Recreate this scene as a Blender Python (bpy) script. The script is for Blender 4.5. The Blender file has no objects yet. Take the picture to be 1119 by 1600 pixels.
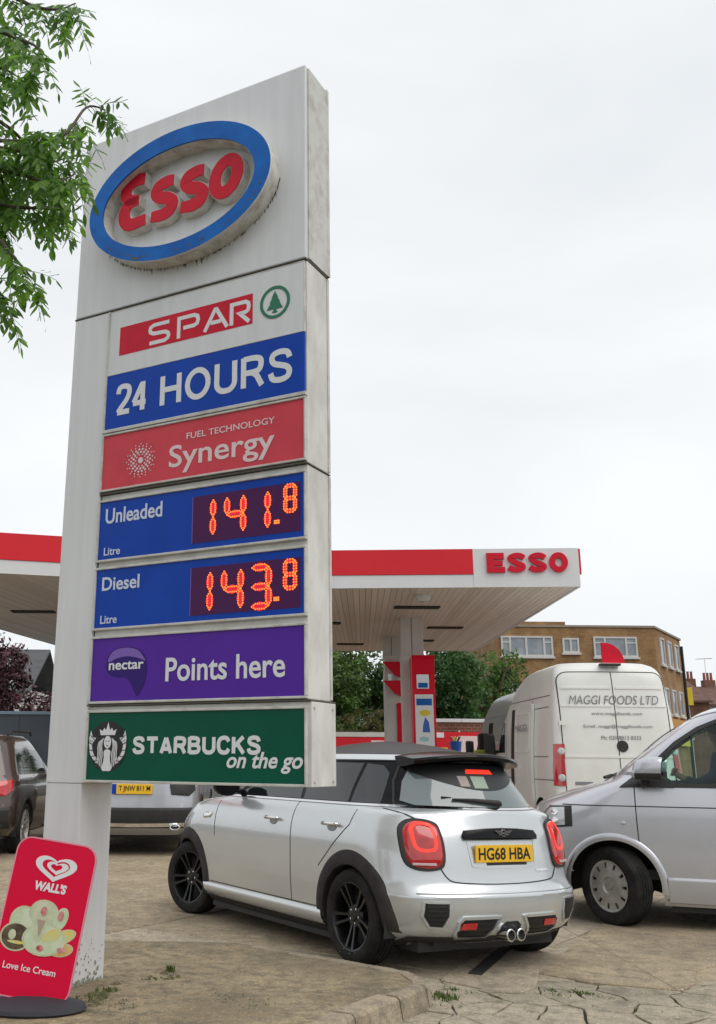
import bpy, math, random
from mathutils import Vector, Matrix
random.seed(7)
PI=math.pi; S_=bpy.context.scene; COL=S_.collection
R=math.radians
# ---------------------------------------------------------------- camera
CF,CPITCH,CROLL,CH,CX,CY=1509.28,.262,.008,1.331,418.456,782.825
cam=bpy.data.objects.new('camera',bpy.data.cameras.new('camera')); COL.objects.link(cam); S_.camera=cam
cam.data.sensor_fit='VERTICAL'; cam.data.sensor_height=36; cam.data.lens=36*CF/1600
cam.data.shift_x=(559.5-CX)/1600; cam.data.shift_y=-(800-CY)/1600
cam.data.clip_start=.05; cam.data.clip_end=3000
cam.matrix_world=Matrix.Translation((0,0,CH))@Matrix.Rotation(PI/2+CPITCH,4,'X')@Matrix.Rotation(CROLL,4,'Z')
def ray(px,py):
    dx,dy=px-CX,py-CY; c,s=math.cos(CROLL),math.sin(CROLL)
    x=c*dx+s*dy; y=-s*dx+c*dy
    a,b=math.cos(CPITCH),math.sin(CPITCH); y=-y/CF
    return (x/CF,a-y*b,b+y*a)
def atZ(px,py,z=0):
    r=ray(px,py); t=(z-CH)/r[2]; return Vector((r[0]*t,r[1]*t,z))
def atY(px,py,Y):
    r=ray(px,py); t=Y/r[1]; return Vector((r[0]*t,Y,CH+r[2]*t))
# ---------------------------------------------------------------- world, sun, exposure
SUN_EL,SUN_AZ=R(52),R(128)     # azimuth clockwise from +Y
W=bpy.data.worlds.new('World'); S_.world=W; W.use_nodes=True
nt=W.node_tree; nt.nodes.clear(); N=nt.nodes.new; L=nt.links.new
out=N('ShaderNodeOutputWorld'); 
sky=N('ShaderNodeTexSky'); sky.sky_type='NISHITA'; sky.sun_disc=False; sky.sun_elevation=SUN_EL; sky.sun_rotation=SUN_AZ
b1=N('ShaderNodeBackground'); b1.inputs[1].default_value=.06; L(sky.outputs[0],b1.inputs[0])
tc=N('ShaderNodeTexCoord'); mp=N('ShaderNodeMapping'); mp.inputs['Scale'].default_value=(1,1,2.6)
L(tc.outputs['Generated'],mp.inputs[0])
nz=N('ShaderNodeTexNoise'); nz.inputs['Scale'].default_value=1.7; nz.inputs['Detail'].default_value=4; nz.inputs['Roughness'].default_value=.5; nz.inputs['Distortion'].default_value=.35
L(mp.outputs[0],nz.inputs[0])
cr=N('ShaderNodeValToRGB'); cr.color_ramp.elements[0].position=.3; cr.color_ramp.elements[1].position=.68
cr.color_ramp.elements[0].color=(.66,.69,.715,1); cr.color_ramp.elements[1].color=(.80,.82,.835,1); L(nz.outputs[0],cr.inputs[0])
b2=N('ShaderNodeBackground'); b2.inputs[1].default_value=1.0; L(cr.outputs[0],b2.inputs[0])
mx=N('ShaderNodeMixShader'); mx.inputs[0].default_value=.96; L(b1.outputs[0],mx.inputs[1]); L(b2.outputs[0],mx.inputs[2]); L(mx.outputs[0],out.inputs[0])
sun=bpy.data.objects.new('sun',bpy.data.lights.new('sun','SUN')); COL.objects.link(sun)
sun.data.energy=1.0; sun.data.angle=R(50); sun.data.color=(1,.96,.9)
sd=Vector((math.sin(SUN_AZ)*math.cos(SUN_EL),math.cos(SUN_AZ)*math.cos(SUN_EL),math.sin(SUN_EL)))
sun.rotation_euler=sd.to_track_quat('Z','Y').to_euler(); sun.location=(0,0,30)
vs=S_.view_settings; vs.view_transform='Standard'; vs.look='None'; vs.exposure=0.33; vs.gamma=1; vs.use_curve_mapping=False
S_.cycles.max_bounces=7; S_.cycles.transparent_max_bounces=12
# ---------------------------------------------------------------- materials
MATS={}
def mat(name,col,rough=.6,metal=0,var=0,vscale=4,col2=None,bump=0,bscale=40,emit=None,es=0,coat=0,ior=None,stretch=None,lo=.35,hi=.65,detail=5):
    m=bpy.data.materials.new(name); m.use_nodes=True; n=m.node_tree.nodes; l=m.node_tree.links; b=n['Principled BSDF']
    b.inputs['Base Color'].default_value=(*col,1); b.inputs['Roughness'].default_value=rough; b.inputs['Metallic'].default_value=metal
    if coat: b.inputs['Coat Weight'].default_value=coat; b.inputs['Coat Roughness'].default_value=.04
    if ior: b.inputs['IOR'].default_value=ior
    if emit: b.inputs['Emission Color'].default_value=(*emit,1); b.inputs['Emission Strength'].default_value=es
    t=n.new('ShaderNodeTexCoord'); mpn=n.new('ShaderNodeMapping'); l.new(t.outputs['Object'],mpn.inputs[0])
    if stretch: mpn.inputs['Scale'].default_value=stretch
    if var or col2:
        z=n.new('ShaderNodeTexNoise'); z.inputs['Scale'].default_value=vscale; z.inputs['Detail'].default_value=detail; z.inputs['Roughness'].default_value=.62; l.new(mpn.outputs[0],z.inputs[0])
        r=n.new('ShaderNodeValToRGB'); r.color_ramp.elements[0].position=lo; r.color_ramp.elements[1].position=hi
        c2=col2 or tuple(c*(1-var) for c in col)
        r.color_ramp.elements[0].color=(*c2,1); r.color_ramp.elements[1].color=(*col,1); l.new(z.outputs[0],r.inputs[0]); l.new(r.outputs[0],b.inputs['Base Color'])
    if bump:
        z2=n.new('ShaderNodeTexNoise'); z2.inputs['Scale'].default_value=bscale; z2.inputs['Detail'].default_value=4; l.new(t.outputs['Object'],z2.inputs[0])
        bp=n.new('ShaderNodeBump'); bp.inputs['Strength'].default_value=bump; bp.inputs['Distance'].default_value=.01; l.new(z2.outputs[0],bp.inputs['Height']); l.new(bp.outputs[0],b.inputs['Normal'])
    MATS[name]=m; return m
def lowspec(*ms):
    for m in ms: m.node_tree.nodes['Principled BSDF'].inputs['Specular IOR Level'].default_value=.18
def concrete(name,cols,s=1.0,stain=(.09,.08,.06),moss=None,bump=.6):
    """three noise scales: big patches, mottling, fine grain + dark stains (+ moss)"""
    m=bpy.data.materials.new(name); m.use_nodes=True; n=m.node_tree.nodes; l=m.node_tree.links; b=n['Principled BSDF']; b.inputs['Roughness'].default_value=.88
    g=n.new('ShaderNodeNewGeometry')
    def nz(sc,det=5,ro=.6,off=0):
        mp=n.new('ShaderNodeMapping'); mp.inputs['Location'].default_value=(off,off*.7,0); l.new(g.outputs['Position'],mp.inputs[0])
        z=n.new('ShaderNodeTexNoise'); z.inputs['Scale'].default_value=sc; z.inputs['Detail'].default_value=det; z.inputs['Roughness'].default_value=ro; l.new(mp.outputs[0],z.inputs[0]); return z.outputs[0]
    def ramp(src,p0,p1,c0,c1):
        r=n.new('ShaderNodeValToRGB'); r.color_ramp.elements[0].position=p0; r.color_ramp.elements[1].position=p1; r.color_ramp.elements[0].color=(*c0,1); r.color_ramp.elements[1].color=(*c1,1); l.new(src,r.inputs[0]); return r.outputs[0]
    def mixc(fac,a,c,mode='MIX'):
        x=n.new('ShaderNodeMix'); x.data_type='RGBA'; x.blend_type=mode
        if isinstance(fac,float): x.inputs[0].default_value=fac
        else: l.new(fac,x.inputs[0])
        l.new(a,x.inputs[6]) if not isinstance(a,tuple) else setattr(x.inputs[6],'default_value',(*a,1))
        l.new(c,x.inputs[7]) if not isinstance(c,tuple) else setattr(x.inputs[7],'default_value',(*c,1))
        return x.outputs[2]
    base=ramp(nz(1.3*s,4,.55),.35,.65,cols[0],cols[1])
    base=mixc(ramp(nz(9*s,6,.7,3),.45,.62,(0,0,0),(1,1,1)),base,cols[2])
    base=mixc(.8,base,ramp(nz(120*s,3,.8,5),.25,.75,(.45,.45,.45),(1.6,1.55,1.45)),'MULTIPLY')
    base=mixc(ramp(nz(2.3*s,7,.72,9),.54,.70,(0,0,0),(.85,.85,.85)),base,stain)
    base=mixc(ramp(nz(.55*s,3,.5,31),.50,.62,(0,0,0),(.42,.42,.42)),base,tuple(c*.55 for c in cols[2]))
    base=mixc(ramp(nz(33*s,4,.75,41),.50,.60,(0,0,0),(.45,.45,.45)),base,tuple(c*.6 for c in cols[0]))
    base=mixc(ramp(nz(60*s,2,.5,1),.66,.72,(0,0,0),(.7,.7,.7)),base,tuple(min(1,c*1.9) for c in cols[1]))
    if moss: base=mixc(ramp(nz(3.1*s,8,.75,21),.56,.68,(0,0,0),(.8,.8,.8)),base,moss)
    l.new(base,b.inputs['Base Color'])
    bp=n.new('ShaderNodeBump'); bp.inputs['Strength'].default_value=bump; bp.inputs['Distance'].default_value=.012
    ad=n.new('ShaderNodeMath'); ad.operation='MULTIPLY_ADD'; ad.inputs[1].default_value=.5; l.new(nz(90*s,4,.7,2),ad.inputs[0]); l.new(nz(12*s,5,.6,4),ad.inputs[2]); l.new(ad.outputs[0],bp.inputs['Height']); l.new(bp.outputs[0],b.inputs['Normal'])
    return m
def brick(name,c1,c2,mort,scale):
    m=bpy.data.materials.new(name); m.use_nodes=True; n=m.node_tree.nodes; l=m.node_tree.links; b=n['Principled BSDF']; b.inputs['Roughness'].default_value=.9
    t=n.new('ShaderNodeTexCoord'); s=n.new('ShaderNodeSeparateXYZ'); c=n.new('ShaderNodeCombineXYZ'); a=n.new('ShaderNodeMath'); a.operation='ADD'
    l.new(t.outputs['Object'],s.inputs[0]); l.new(s.outputs[0],a.inputs[0]); l.new(s.outputs[1],a.inputs[1]); l.new(a.outputs[0],c.inputs[0]); l.new(s.outputs[2],c.inputs[1])
    k=n.new('ShaderNodeTexBrick'); k.inputs['Scale'].default_value=scale; k.inputs['Color1'].default_value=(*c1,1); k.inputs['Color2'].default_value=(*c2,1); k.inputs['Mortar'].default_value=(*mort,1); k.inputs['Mortar Size'].default_value=.03; l.new(c.outputs[0],k.inputs[0])
    z=n.new('ShaderNodeTexNoise'); z.inputs['Scale'].default_value=.9; z.inputs['Detail'].default_value=6; l.new(t.outputs['Object'],z.inputs[0])
    r=n.new('ShaderNodeValToRGB'); r.color_ramp.elements[0].position=.3;r.color_ramp.elements[1].position=.7; r.color_ramp.elements[0].color=(.62,.55,.5,1); r.color_ramp.elements[1].color=(1.2,1.15,1.05,1); l.new(z.outputs[0],r.inputs[0])
    x=n.new('ShaderNodeMix'); x.data_type='RGBA'; x.blend_type='MULTIPLY'; x.inputs[0].default_value=1; l.new(k.outputs[0],x.inputs[6]); l.new(r.outputs[0],x.inputs[7]); l.new(x.outputs[2],b.inputs['Base Color']); return m
def thin_glass(name,tint,refl):
    m=bpy.data.materials.new(name); m.use_nodes=True; n=m.node_tree.nodes; l=m.node_tree.links; n.clear()
    o=n.new('ShaderNodeOutputMaterial'); x=n.new('ShaderNodeMixShader'); t=n.new('ShaderNodeBsdfTransparent'); g=n.new('ShaderNodeBsdfGlossy'); t.inputs[0].default_value=(*tint,1); g.inputs['Roughness'].default_value=.02; g.inputs[0].default_value=(.9,1,.96,1)
    f=n.new('ShaderNodeFresnel'); f.inputs[0].default_value=refl; l.new(f.outputs[0],x.inputs[0]); l.new(t.outputs[0],x.inputs[1]); l.new(g.outputs[0],x.inputs[2]); l.new(x.outputs[0],o.inputs[0]); return m
WHITE=mat('sign_white_paint',(.72,.73,.73),.42,var=.09,vscale=2.2,stretch=(5,5,.5),bump=.06,bscale=3)
WHITE2=mat('weathered_white_return',(.72,.71,.67),.6,col2=(.54,.52,.47),vscale=5,lo=.3,hi=.6,stretch=(1,1,.5))
RETURN=mat('dirty_returns',(.72,.70,.64),.6,col2=(.46,.42,.36),vscale=14,lo=.32,hi=.6)
FRAME=mat('frame_aluminium',(.60,.59,.55),.5,col2=(.42,.40,.35),vscale=9,lo=.3,hi=.55)
GAPM=mat('dark_gap',(.03,.03,.028),.8)
GRIMEEDGE=mat('grimy_seam',(.12,.11,.09),.9)
BLUE=mat('sign_blue',(.002,.06,.44),.33,var=.15,vscale=3)
BLUE2=mat('logo_blue',(.004,.145,.52),.35,col2=(.003,.10,.40),vscale=5)
RED=mat('logo_red',(.66,.012,.035),.4,var=.15,vscale=8)
REDB=mat('banner_red',(.70,.003,.045),.35)
SYN=mat('faded_red',(.72,.075,.10),.4,col2=(.62,.06,.085),vscale=3)
PURP=mat('purple',(.10,.025,.36),.4,var=.1,vscale=2)
PURPD=mat('deep_purple',(.035,.012,.17),.35); PURPL=mat('light_purple',(.22,.13,.46),.35)
GREEN=mat('dark_green',(.001,.095,.055),.38,var=.15,vscale=3)
GREENL=mat('emblem_green',(.006,.16,.08),.5)
TXT=mat('print_white',(.74,.75,.76),.5); TXTB=mat('print_pale_blue',(.62,.68,.82),.5); TXTP=mat('print_pale_pink',(.80,.62,.62),.5)
BLACK=mat('print_black',(.012,.012,.014),.5); INK=mat('print_grey',(.22,.22,.23),.6)
LEDP=mat('led_panel',(.075,.012,.085),.3)
LED=mat('led_dot',(.9,.2,.05),.5,emit=(1,.13,.015),es=1.7); LEDG=mat('led_glow',(.3,.01,.02),.5,emit=(.8,.004,.03),es=.55)
CANR=mat('canopy_red',(.70,.028,.040),.35,var=.08,vscale=.7); CANW=mat('canopy_white',(.70,.71,.72),.45,var=.08,vscale=.8)
SOFF=mat('soffit_slat',(.50,.46,.42),.55,var=.2,vscale=.6); SOFD=mat('soffit_dark',(.10,.09,.085),.8)
SILV=mat('silver_paint',(.62,.645,.655),.27,.6,coat=1,var=.04,vscale=2); SILV2=mat('van_silver_paint',(.56,.565,.60),.30,.55,coat=1,var=.05,vscale=2)
VANW=mat('van_white_paint',(.80,.80,.77),.42,coat=.4,col2=(.73,.73,.69),vscale=1.6); SHADEV=mat('shaded_van_paint',(.33,.33,.33),.4,coat=.5)  # second van's grey has the canopy shade put into its colour
BROWN=mat('brown_paint',(.075,.052,.045),.25,.35,coat=1); SUVS=mat('suv_silver',(.42,.43,.46),.3,.5,coat=1)
ROOFB=mat('dark_roof_paint',(.03,.03,.03),.38)
PLAST=mat('black_plastic',(.028,.027,.028),.6,var=.3,vscale=8,bump=.1,bscale=200); GLOSSB=mat('gloss_black',(.008,.008,.009),.14); CLAD=mat('arch_cladding',(.030,.027,.028),.7,col2=(.050,.044,.040),vscale=6)
TYRE=mat('tyre_rubber',(.013,.013,.013),.85,col2=(.032,.030,.027),vscale=7,bump=.15,bscale=90); RIMB=mat('black_alloy',(.012,.012,.013),.25,.2); CHROME=mat('chrome',(.75,.75,.76),.12,1)
HUBC=mat('wheel_cover_silver',(.47,.46,.44),.45,.5,col2=(.33,.31,.29),vscale=10)
TINT=mat('tinted_glass',(.012,.016,.017),.04,ior=1.75); TINTR=mat('rear_glass',(.13,.165,.17),.05,ior=1.95)
GLASS=thin_glass('clear_glass',(.72,.90,.84),1.45); WIN=mat('window_glass',(.16,.19,.22),.08,ior=1.7,col2=(.30,.33,.36),vscale=1.2)
TAILR=mat('tail_light_red',(.62,.012,.012),.12,coat=1,col2=(.40,.006,.008),vscale=14,ior=1.6); TAILB=mat('tail_light_bright',(.9,.05,.03),.2,emit=(1,.04,.02),es=.55)
YEL=mat('plate_yellow',(.85,.50,.02),.4); LENS=mat('lamp_lens',(.55,.57,.58),.1,.2,coat=1)
COLM=mat('column_grey',(.66,.64,.62),.55,var=.12,vscale=1.2); PUMPR=mat('pump_red',(.72,.008,.03),.35)
LEAF1=mat('leaf_green',(.17,.29,.055),.45,col2=(.10,.19,.04),vscale=9); LEAF2=mat('leaf_dark',(.10,.19,.04),.45,col2=(.06,.13,.03),vscale=3,lo=.4,hi=.6)
TREEL=mat('tree_leaf',(.085,.16,.04),.6,col2=(.025,.06,.018),vscale=.9,lo=.38,hi=.62); MAPLE=mat('maple_leaf',(.095,.022,.028),.6,col2=(.03,.01,.014),vscale=1.2); HEDGE=mat('hedge_leaf',(.15,.16,.055),.7,col2=(.09,.065,.035),vscale=1.5)
BARK=mat('bark',(.09,.07,.05),.9,bump=.5,bscale=30); GRASS=mat('weed_green',(.10,.16,.03),.7,col2=(.05,.075,.02),vscale=20); MOSSM=mat('moss',(.085,.10,.035),.95,col2=(.16,.13,.075),vscale=25)
SKIN=mat('skin',(.33,.19,.13),.55); NAVY=mat('navy_cloth',(.016,.026,.06),.8,bump=.5,bscale=60); HAIR=mat('hair',(.03,.02,.015),.8)
GROUND=concrete('forecourt_concrete',((.33,.265,.18),(.47,.385,.27),(.26,.215,.155)),1,(.15,.12,.09))
SLAB=concrete('slab_concrete',((.37,.315,.235),(.50,.425,.325),(.30,.26,.205)),1.1,(.15,.125,.095))
PAVE=concrete('island_paving',((.24,.19,.12),(.40,.32,.205),(.18,.15,.10)),1.2,(.10,.085,.06),(.10,.095,.045))
CRACK=concrete('broken_paving',((.38,.33,.25),(.50,.44,.34),(.30,.265,.205)),1.3,(.10,.09,.065),(.12,.115,.06))
KERB=concrete('kerb_stone',((.33,.27,.19),(.44,.37,.27),(.27,.23,.18)),1.6,(.09,.08,.06),(.11,.10,.055))
JOINT=concrete('joint_dirt',((.05,.045,.035),(.08,.07,.05),(.045,.045,.03)),2,(.02,.02,.016),(.06,.075,.025))
BRK=brick('yellow_brick',(.36,.205,.08),(.27,.14,.055),(.32,.24,.15),2.2); BRKR=brick('red_brick',(.22,.085,.05),(.16,.06,.04),(.22,.18,.15),2.5)
SLATE=mat('slate_roof',(.10,.10,.105),.7,var=.3,vscale=2); TILE=mat('tile_roof',(.17,.09,.065),.85,var=.35,vscale=2); RENDER=mat('white_render',(.62,.60,.57),.8,var=.1)
SHEDM=mat('blue_grey_panel',(.10,.125,.155),.6,var=.2,vscale=1); SHEDT=mat('pale_blue_trim',(.25,.36,.45),.5); YELS=mat('yellow_board',(.75,.55,.03),.6); ORNG=mat('orange_fascia',(.55,.26,.04),.6)
BINB=mat('bucket_blue',(.03,.12,.45),.5); LIME=mat('lime_plastic',(.45,.50,.05),.6); BASEM=mat('rubber_base',(.035,.036,.045),.75,bump=.2,bscale=60)
lowspec(GLOSSB,ROOFB,TYRE,CLAD,BLUE,BLUE2,RED,REDB,SYN,PURP,PURPD,PURPL,GREEN,CANR,PUMPR,LEDP)
def translucent(m,fac,tint=(1.5,1.6,.6)):
    n=m.node_tree.nodes; l=m.node_tree.links; b=n['Principled BSDF']; o=n['Material Output']; t=n.new('ShaderNodeBsdfTranslucent'); x=n.new('ShaderNodeMixShader'); x.inputs[0].default_value=fac
    src=b.inputs['Base Color'].links[0].from_socket; k=n.new('ShaderNodeMix'); k.data_type='RGBA'; k.blend_type='MULTIPLY'; k.inputs[0].default_value=1; k.inputs[7].default_value=(*tint,1); l.new(src,k.inputs[6]); l.new(k.outputs[2],t.inputs[0])
    l.new(b.outputs[0],x.inputs[1]); l.new(t.outputs[0],x.inputs[2]); l.new(x.outputs[0],o.inputs[0])
translucent(LEAF1,.5,(1.7,2.1,.8)); translucent(LEAF2,.4,(1.5,1.8,.8)); translucent(TREEL,.3); translucent(HEDGE,.25); translucent(GRASS,.3)
# ---------------------------------------------------------------- mesh builder
class MB:
    def __init__(s): s.v=[]; s.f=[]; s.mi=[]; s.mats=[]
    def add(s,v,f,M=None,m=None):
        o=len(s.v); s.v+= [tuple(M@Vector(p)) for p in v] if M else [tuple(p) for p in v]
        k=0
        if m is not None:
            if m not in s.mats: s.mats.append(m)
            k=s.mats.index(m)
        for q in f: s.f.append([i+o for i in q]); s.mi.append(k)
        return s
    def box(s,x0,x1,y0,y1,z0,z1,M=None,m=None,bev=0):
        if bev:
            b=bev
            # chamfered box: octagon-section prism
            v=[];
            for z,i in ((z0,b),(z0+b,0),(z1-b,0),(z1,b)):
                a=b if i==0 else b
                v+=[(x0+i+ (b-i if i==0 else 0),y0+i,z),(x1-i-(b-i if i==0 else 0),y0+i,z),(x1-i,y0+i+(b if i==0 else 0),z),(x1-i,y1-i-(b if i==0 else 0),z),(x1-i-(b-i if i==0 else 0),y1-i,z),(x0+i+(b-i if i==0 else 0),y1-i,z),(x0+i,y1-i-(b if i==0 else 0),z),(x0+i,y0+i+(b if i==0 else 0),z)]
            f=[list(range(7,-1,-1)),list(range(24,32))]
            for k in range(3):
                for i in range(8): f.append([k*8+i,k*8+(i+1)%8,(k+1)*8+(i+1)%8,(k+1)*8+i])
            return s.add(v,f,M,m)
        v=[(x0,y0,z0),(x1,y0,z0),(x1,y1,z0),(x0,y1,z0),(x0,y0,z1),(x1,y0,z1),(x1,y1,z1),(x0,y1,z1)]
        return s.add(v,[[3,2,1,0],[4,5,6,7],[0,1,5,4],[1,2,6,5],[2,3,7,6],[3,0,4,7]],M,m)
    def prism(s,poly,h0,h1,M=None,m=None,axis='z'):
        """polygon in 2D extruded; axis z: (x,y)->h=z ; axis y: poly=(x,z), h=y"""
        n=len(poly); P=(lambda p,h:(p[0],p[1],h)) if axis=='z' else ((lambda p,h:(p[0],h,p[1])) if axis=='y' else (lambda p,h:(h,p[0],p[1])))
        v=[P(p,h0) for p in poly]+[P(p,h1) for p in poly]
        return s.add(v,[list(range(n))[::-1],list(range(n,2*n))]+[[i,(i+1)%n,n+(i+1)%n,n+i] for i in range(n)],M,m)
    def ringprism(s,outer,inner,h0,h1,M=None,m=None,axis='y'):
        n=len(outer); P=(lambda p,h:(p[0],p[1],h)) if axis=='z' else ((lambda p,h:(p[0],h,p[1])) if axis=='y' else (lambda p,h:(h,p[0],p[1])))
        v=[P(p,h0) for p in outer]+[P(p,h0) for p in inner]+[P(p,h1) for p in outer]+[P(p,h1) for p in inner]; f=[]
        for i in range(n):
            j=(i+1)%n; f+=[[i,j,n+j,n+i],[2*n+i,3*n+i,3*n+j,2*n+j],[i,2*n+i,2*n+j,j],[n+i,n+j,3*n+j,3*n+i]]
        return s.add(v,f,M,m)
    def tube(s,pts,r,seg=6,M=None,m=None,cap=True):
        pts=[Vector(p) for p in pts]; n=len(pts); rs=r if isinstance(r,(list,tuple)) else [r]*n; v=[];f=[]
        up=Vector((0,0,1))
        for i,p in enumerate(pts):
            t=(pts[min(i+1,n-1)]-pts[max(i-1,0)]).normalized()
            a=t.cross(up) if abs(t.z)<.95 else t.cross(Vector((1,0,0))); a.normalize(); b=t.cross(a)
            for k in range(seg): an=2*PI*k/seg; v.append(tuple(p+(a*math.cos(an)+b*math.sin(an))*rs[i]))
        for i in range(n-1):
            for k in range(seg): f.append([i*seg+k,i*seg+(k+1)%seg,(i+1)*seg+(k+1)%seg,(i+1)*seg+k])
        if cap: f+=[list(range(seg))[::-1],[(n-1)*seg+k for k in range(seg)]]
        return s.add(v,f,M,m)
    def lathe(s,prof,seg=32,M=None,m=None,closed=False):
        """profile (r,h) round z"""
        v=[];f=[];n=len(prof)
        for k in range(seg):
            a=2*PI*k/seg
            for r,h in prof: v.append((r*math.cos(a),r*math.sin(a),h))
        for k in range(seg):
            k2=(k+1)%seg
            for i in range(n if closed else n-1): f.append([k*n+i,k2*n+i,k2*n+(i+1)%n,k*n+(i+1)%n])
        return s.add(v,f,M,m)
    def build(s,name,m=None,parent=None,smooth=False,kind=None,bevel=0,**kw):
        me=bpy.data.meshes.new(name); me.from_pydata(s.v,[],s.f)
        if s.mats:
            for q in s.mats: me.materials.append(q)
            me.polygons.foreach_set('material_index',s.mi)
        else: me.materials.append(m)
        if smooth:
            me.polygons.foreach_set('use_smooth',[True]*len(me.polygons)); me.update()
            if smooth is not True: me.set_sharp_from_angle(angle=R(smooth))
        me.update()
        o=bpy.data.objects.new(name,me); COL.objects.link(o); o.parent=parent
        if kind: o['kind']=kind
        if bevel:
            bm=o.modifiers.new('bevel','BEVEL'); bm.width=bevel; bm.segments=2; bm.limit_method='ANGLE'
        for k,q in kw.items(): o[k]=q
        return o
def empty(name,loc,rz=0,label=None,cat=None,group=None,rot=None):
    o=bpy.data.objects.new(name,None); COL.objects.link(o); o.location=loc; o.rotation_euler=rot or (0,0,rz); o.empty_display_size=.2
    tag(o,label,cat,group); return o
def tag(o,label,cat,group=None):
    if label:o['label']=label
    if cat:o['category']=cat
    if group:o['group']=group
    return o
def copy_tree(o,parent=None):
    c=o.copy(); COL.objects.link(c); c.parent=parent
    for ch in list(o.children): copy_tree(ch,c)
    return c
_tc={}
def text_geo(s,bold=0.0,shear=0.0,ext=.0,spacing=1.0):
    k=(s,bold,shear,spacing)
    if k in _tc: return _tc[k]
    cu=bpy.data.curves.new('t','FONT'); cu.body=s; cu.size=1; cu.offset=bold; cu.shear=shear; cu.resolution_u=4; cu.space_character=spacing
    o=bpy.data.objects.new('t',cu); COL.objects.link(o)
    dg=bpy.context.evaluated_depsgraph_get(); me=bpy.data.meshes.new_from_object(o.evaluated_get(dg))
    v=[tuple(q.co) for q in me.vertices]; f=[list(p.vertices) for p in me.polygons]
    bpy.data.objects.remove(o); bpy.data.curves.remove(cu); bpy.data.meshes.remove(me)
    _tc[k]=(v,f); return v,f
def text_mb(mb,s,x0,x1,y0,y1,M,m=None,thick=.002,**kw):
    """text stretched to the box (x0..x1,y0..y1) in the plane of M, raised by thick"""
    v,f=text_geo(s,**kw); xs=[p[0] for p in v]; ys=[p[1] for p in v]
    sx=(x1-x0)/(max(xs)-min(xs)); sy=(y1-y0)/(max(ys)-min(ys)); mx_,my=min(xs),min(ys)
    top=[(x0+(p[0]-mx_)*sx,y0+(p[1]-my)*sy,thick) for p in v]; bot=[(a,b,0) for a,b,_ in top]
    n=len(v); edges={}
    for q in f:
        for i in range(len(q)):
            e=(q[i],q[(i+1)%len(q)]); edges[e]=1
    fs=[list(q) for q in f]
    for (a,b) in edges:
        if (b,a) not in edges: fs.append([a,a+n,b+n,b])
    mb.add(top+bot,fs,M,m)
    return mb
def plane_front(y):  # local sign plane: X right, Y up(z), Z toward viewer (-y)
    return Matrix(((1,0,0,0),(0,0,-1,y),(0,1,0,0),(0,0,0,1)))
def catmull(pts,n=8,closed=False):
    P=[Vector((*p,0)) if len(p)==2 else Vector(p) for p in pts]; out=[]; N_=len(P)
    rng=range(N_ if closed else N_-1)
    for i in rng:
        p0=P[(i-1)%N_] if closed or i>0 else P[0]; p1=P[i]; p2=P[(i+1)%N_]; p3=P[(i+2)%N_] if closed or i+2<N_ else P[-1]
        for k in range(n):
            t=k/n; out.append(.5*((2*p1)+(p2-p0)*t+(2*p0-5*p1+4*p2-p3)*t*t+(3*p1-p0-3*p2+p3)*t**3))
    if not closed: out.append(P[-1])
    return out
def stroke(mb,pts,w,M,thick=.002,z=0,smooth=6,m=None,closed=False):
    """flat ribbon along 2D points; w a number or list"""
    P=catmull(pts,smooth,closed) if smooth else [Vector((*p,0)) for p in pts]; n=len(P)
    ws=[(w if not isinstance(w,(list,tuple)) else w[min(len(w)-1,int(i/(n-1)*(len(w)-1)))]+( (w[min(len(w)-1,int(i/(n-1)*(len(w)-1))+1)]-w[min(len(w)-1,int(i/(n-1)*(len(w)-1)))])*((i/(n-1)*(len(w)-1))%1))) for i in range(n)]
    a=[];b=[]
    for i,p in enumerate(P):
        if closed: t0=(p-P[i-1]).normalized(); t1=(P[(i+1)%n]-p).normalized()
        else: t0=(p-P[max(i-1,0)]); t1=(P[min(i+1,n-1)]-p); t0=t0.normalized() if t0.length>0 else t1.normalized(); t1=t1.normalized() if t1.length>0 else t0
        t=(t0+t1); t=t.normalized() if t.length>1e-6 else t0
        nn=Vector((-t.y,t.x,0)); k=1/max(.5,nn.dot(Vector((-t0.y,t0.x,0)))); a.append(p+nn*ws[i]/2*k); b.append(p-nn*ws[i]/2*k)
    v=[(q.x,q.y,z+thick) for q in a]+[(q.x,q.y,z+thick) for q in b]+[(q.x,q.y,z) for q in a]+[(q.x,q.y,z) for q in b]; f=[]
    for i in range(n if closed else n-1):
        j=(i+1)%n; f+=[[i,n+i,n+j,j],[i,j,2*n+j,2*n+i],[n+i,3*n+i,3*n+j,n+j]]
    if not closed: f+=[[0,2*n,3*n,n],[n-1,2*n-1,4*n-1,3*n-1]]
    return mb.add(v,f,M,m)
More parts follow.
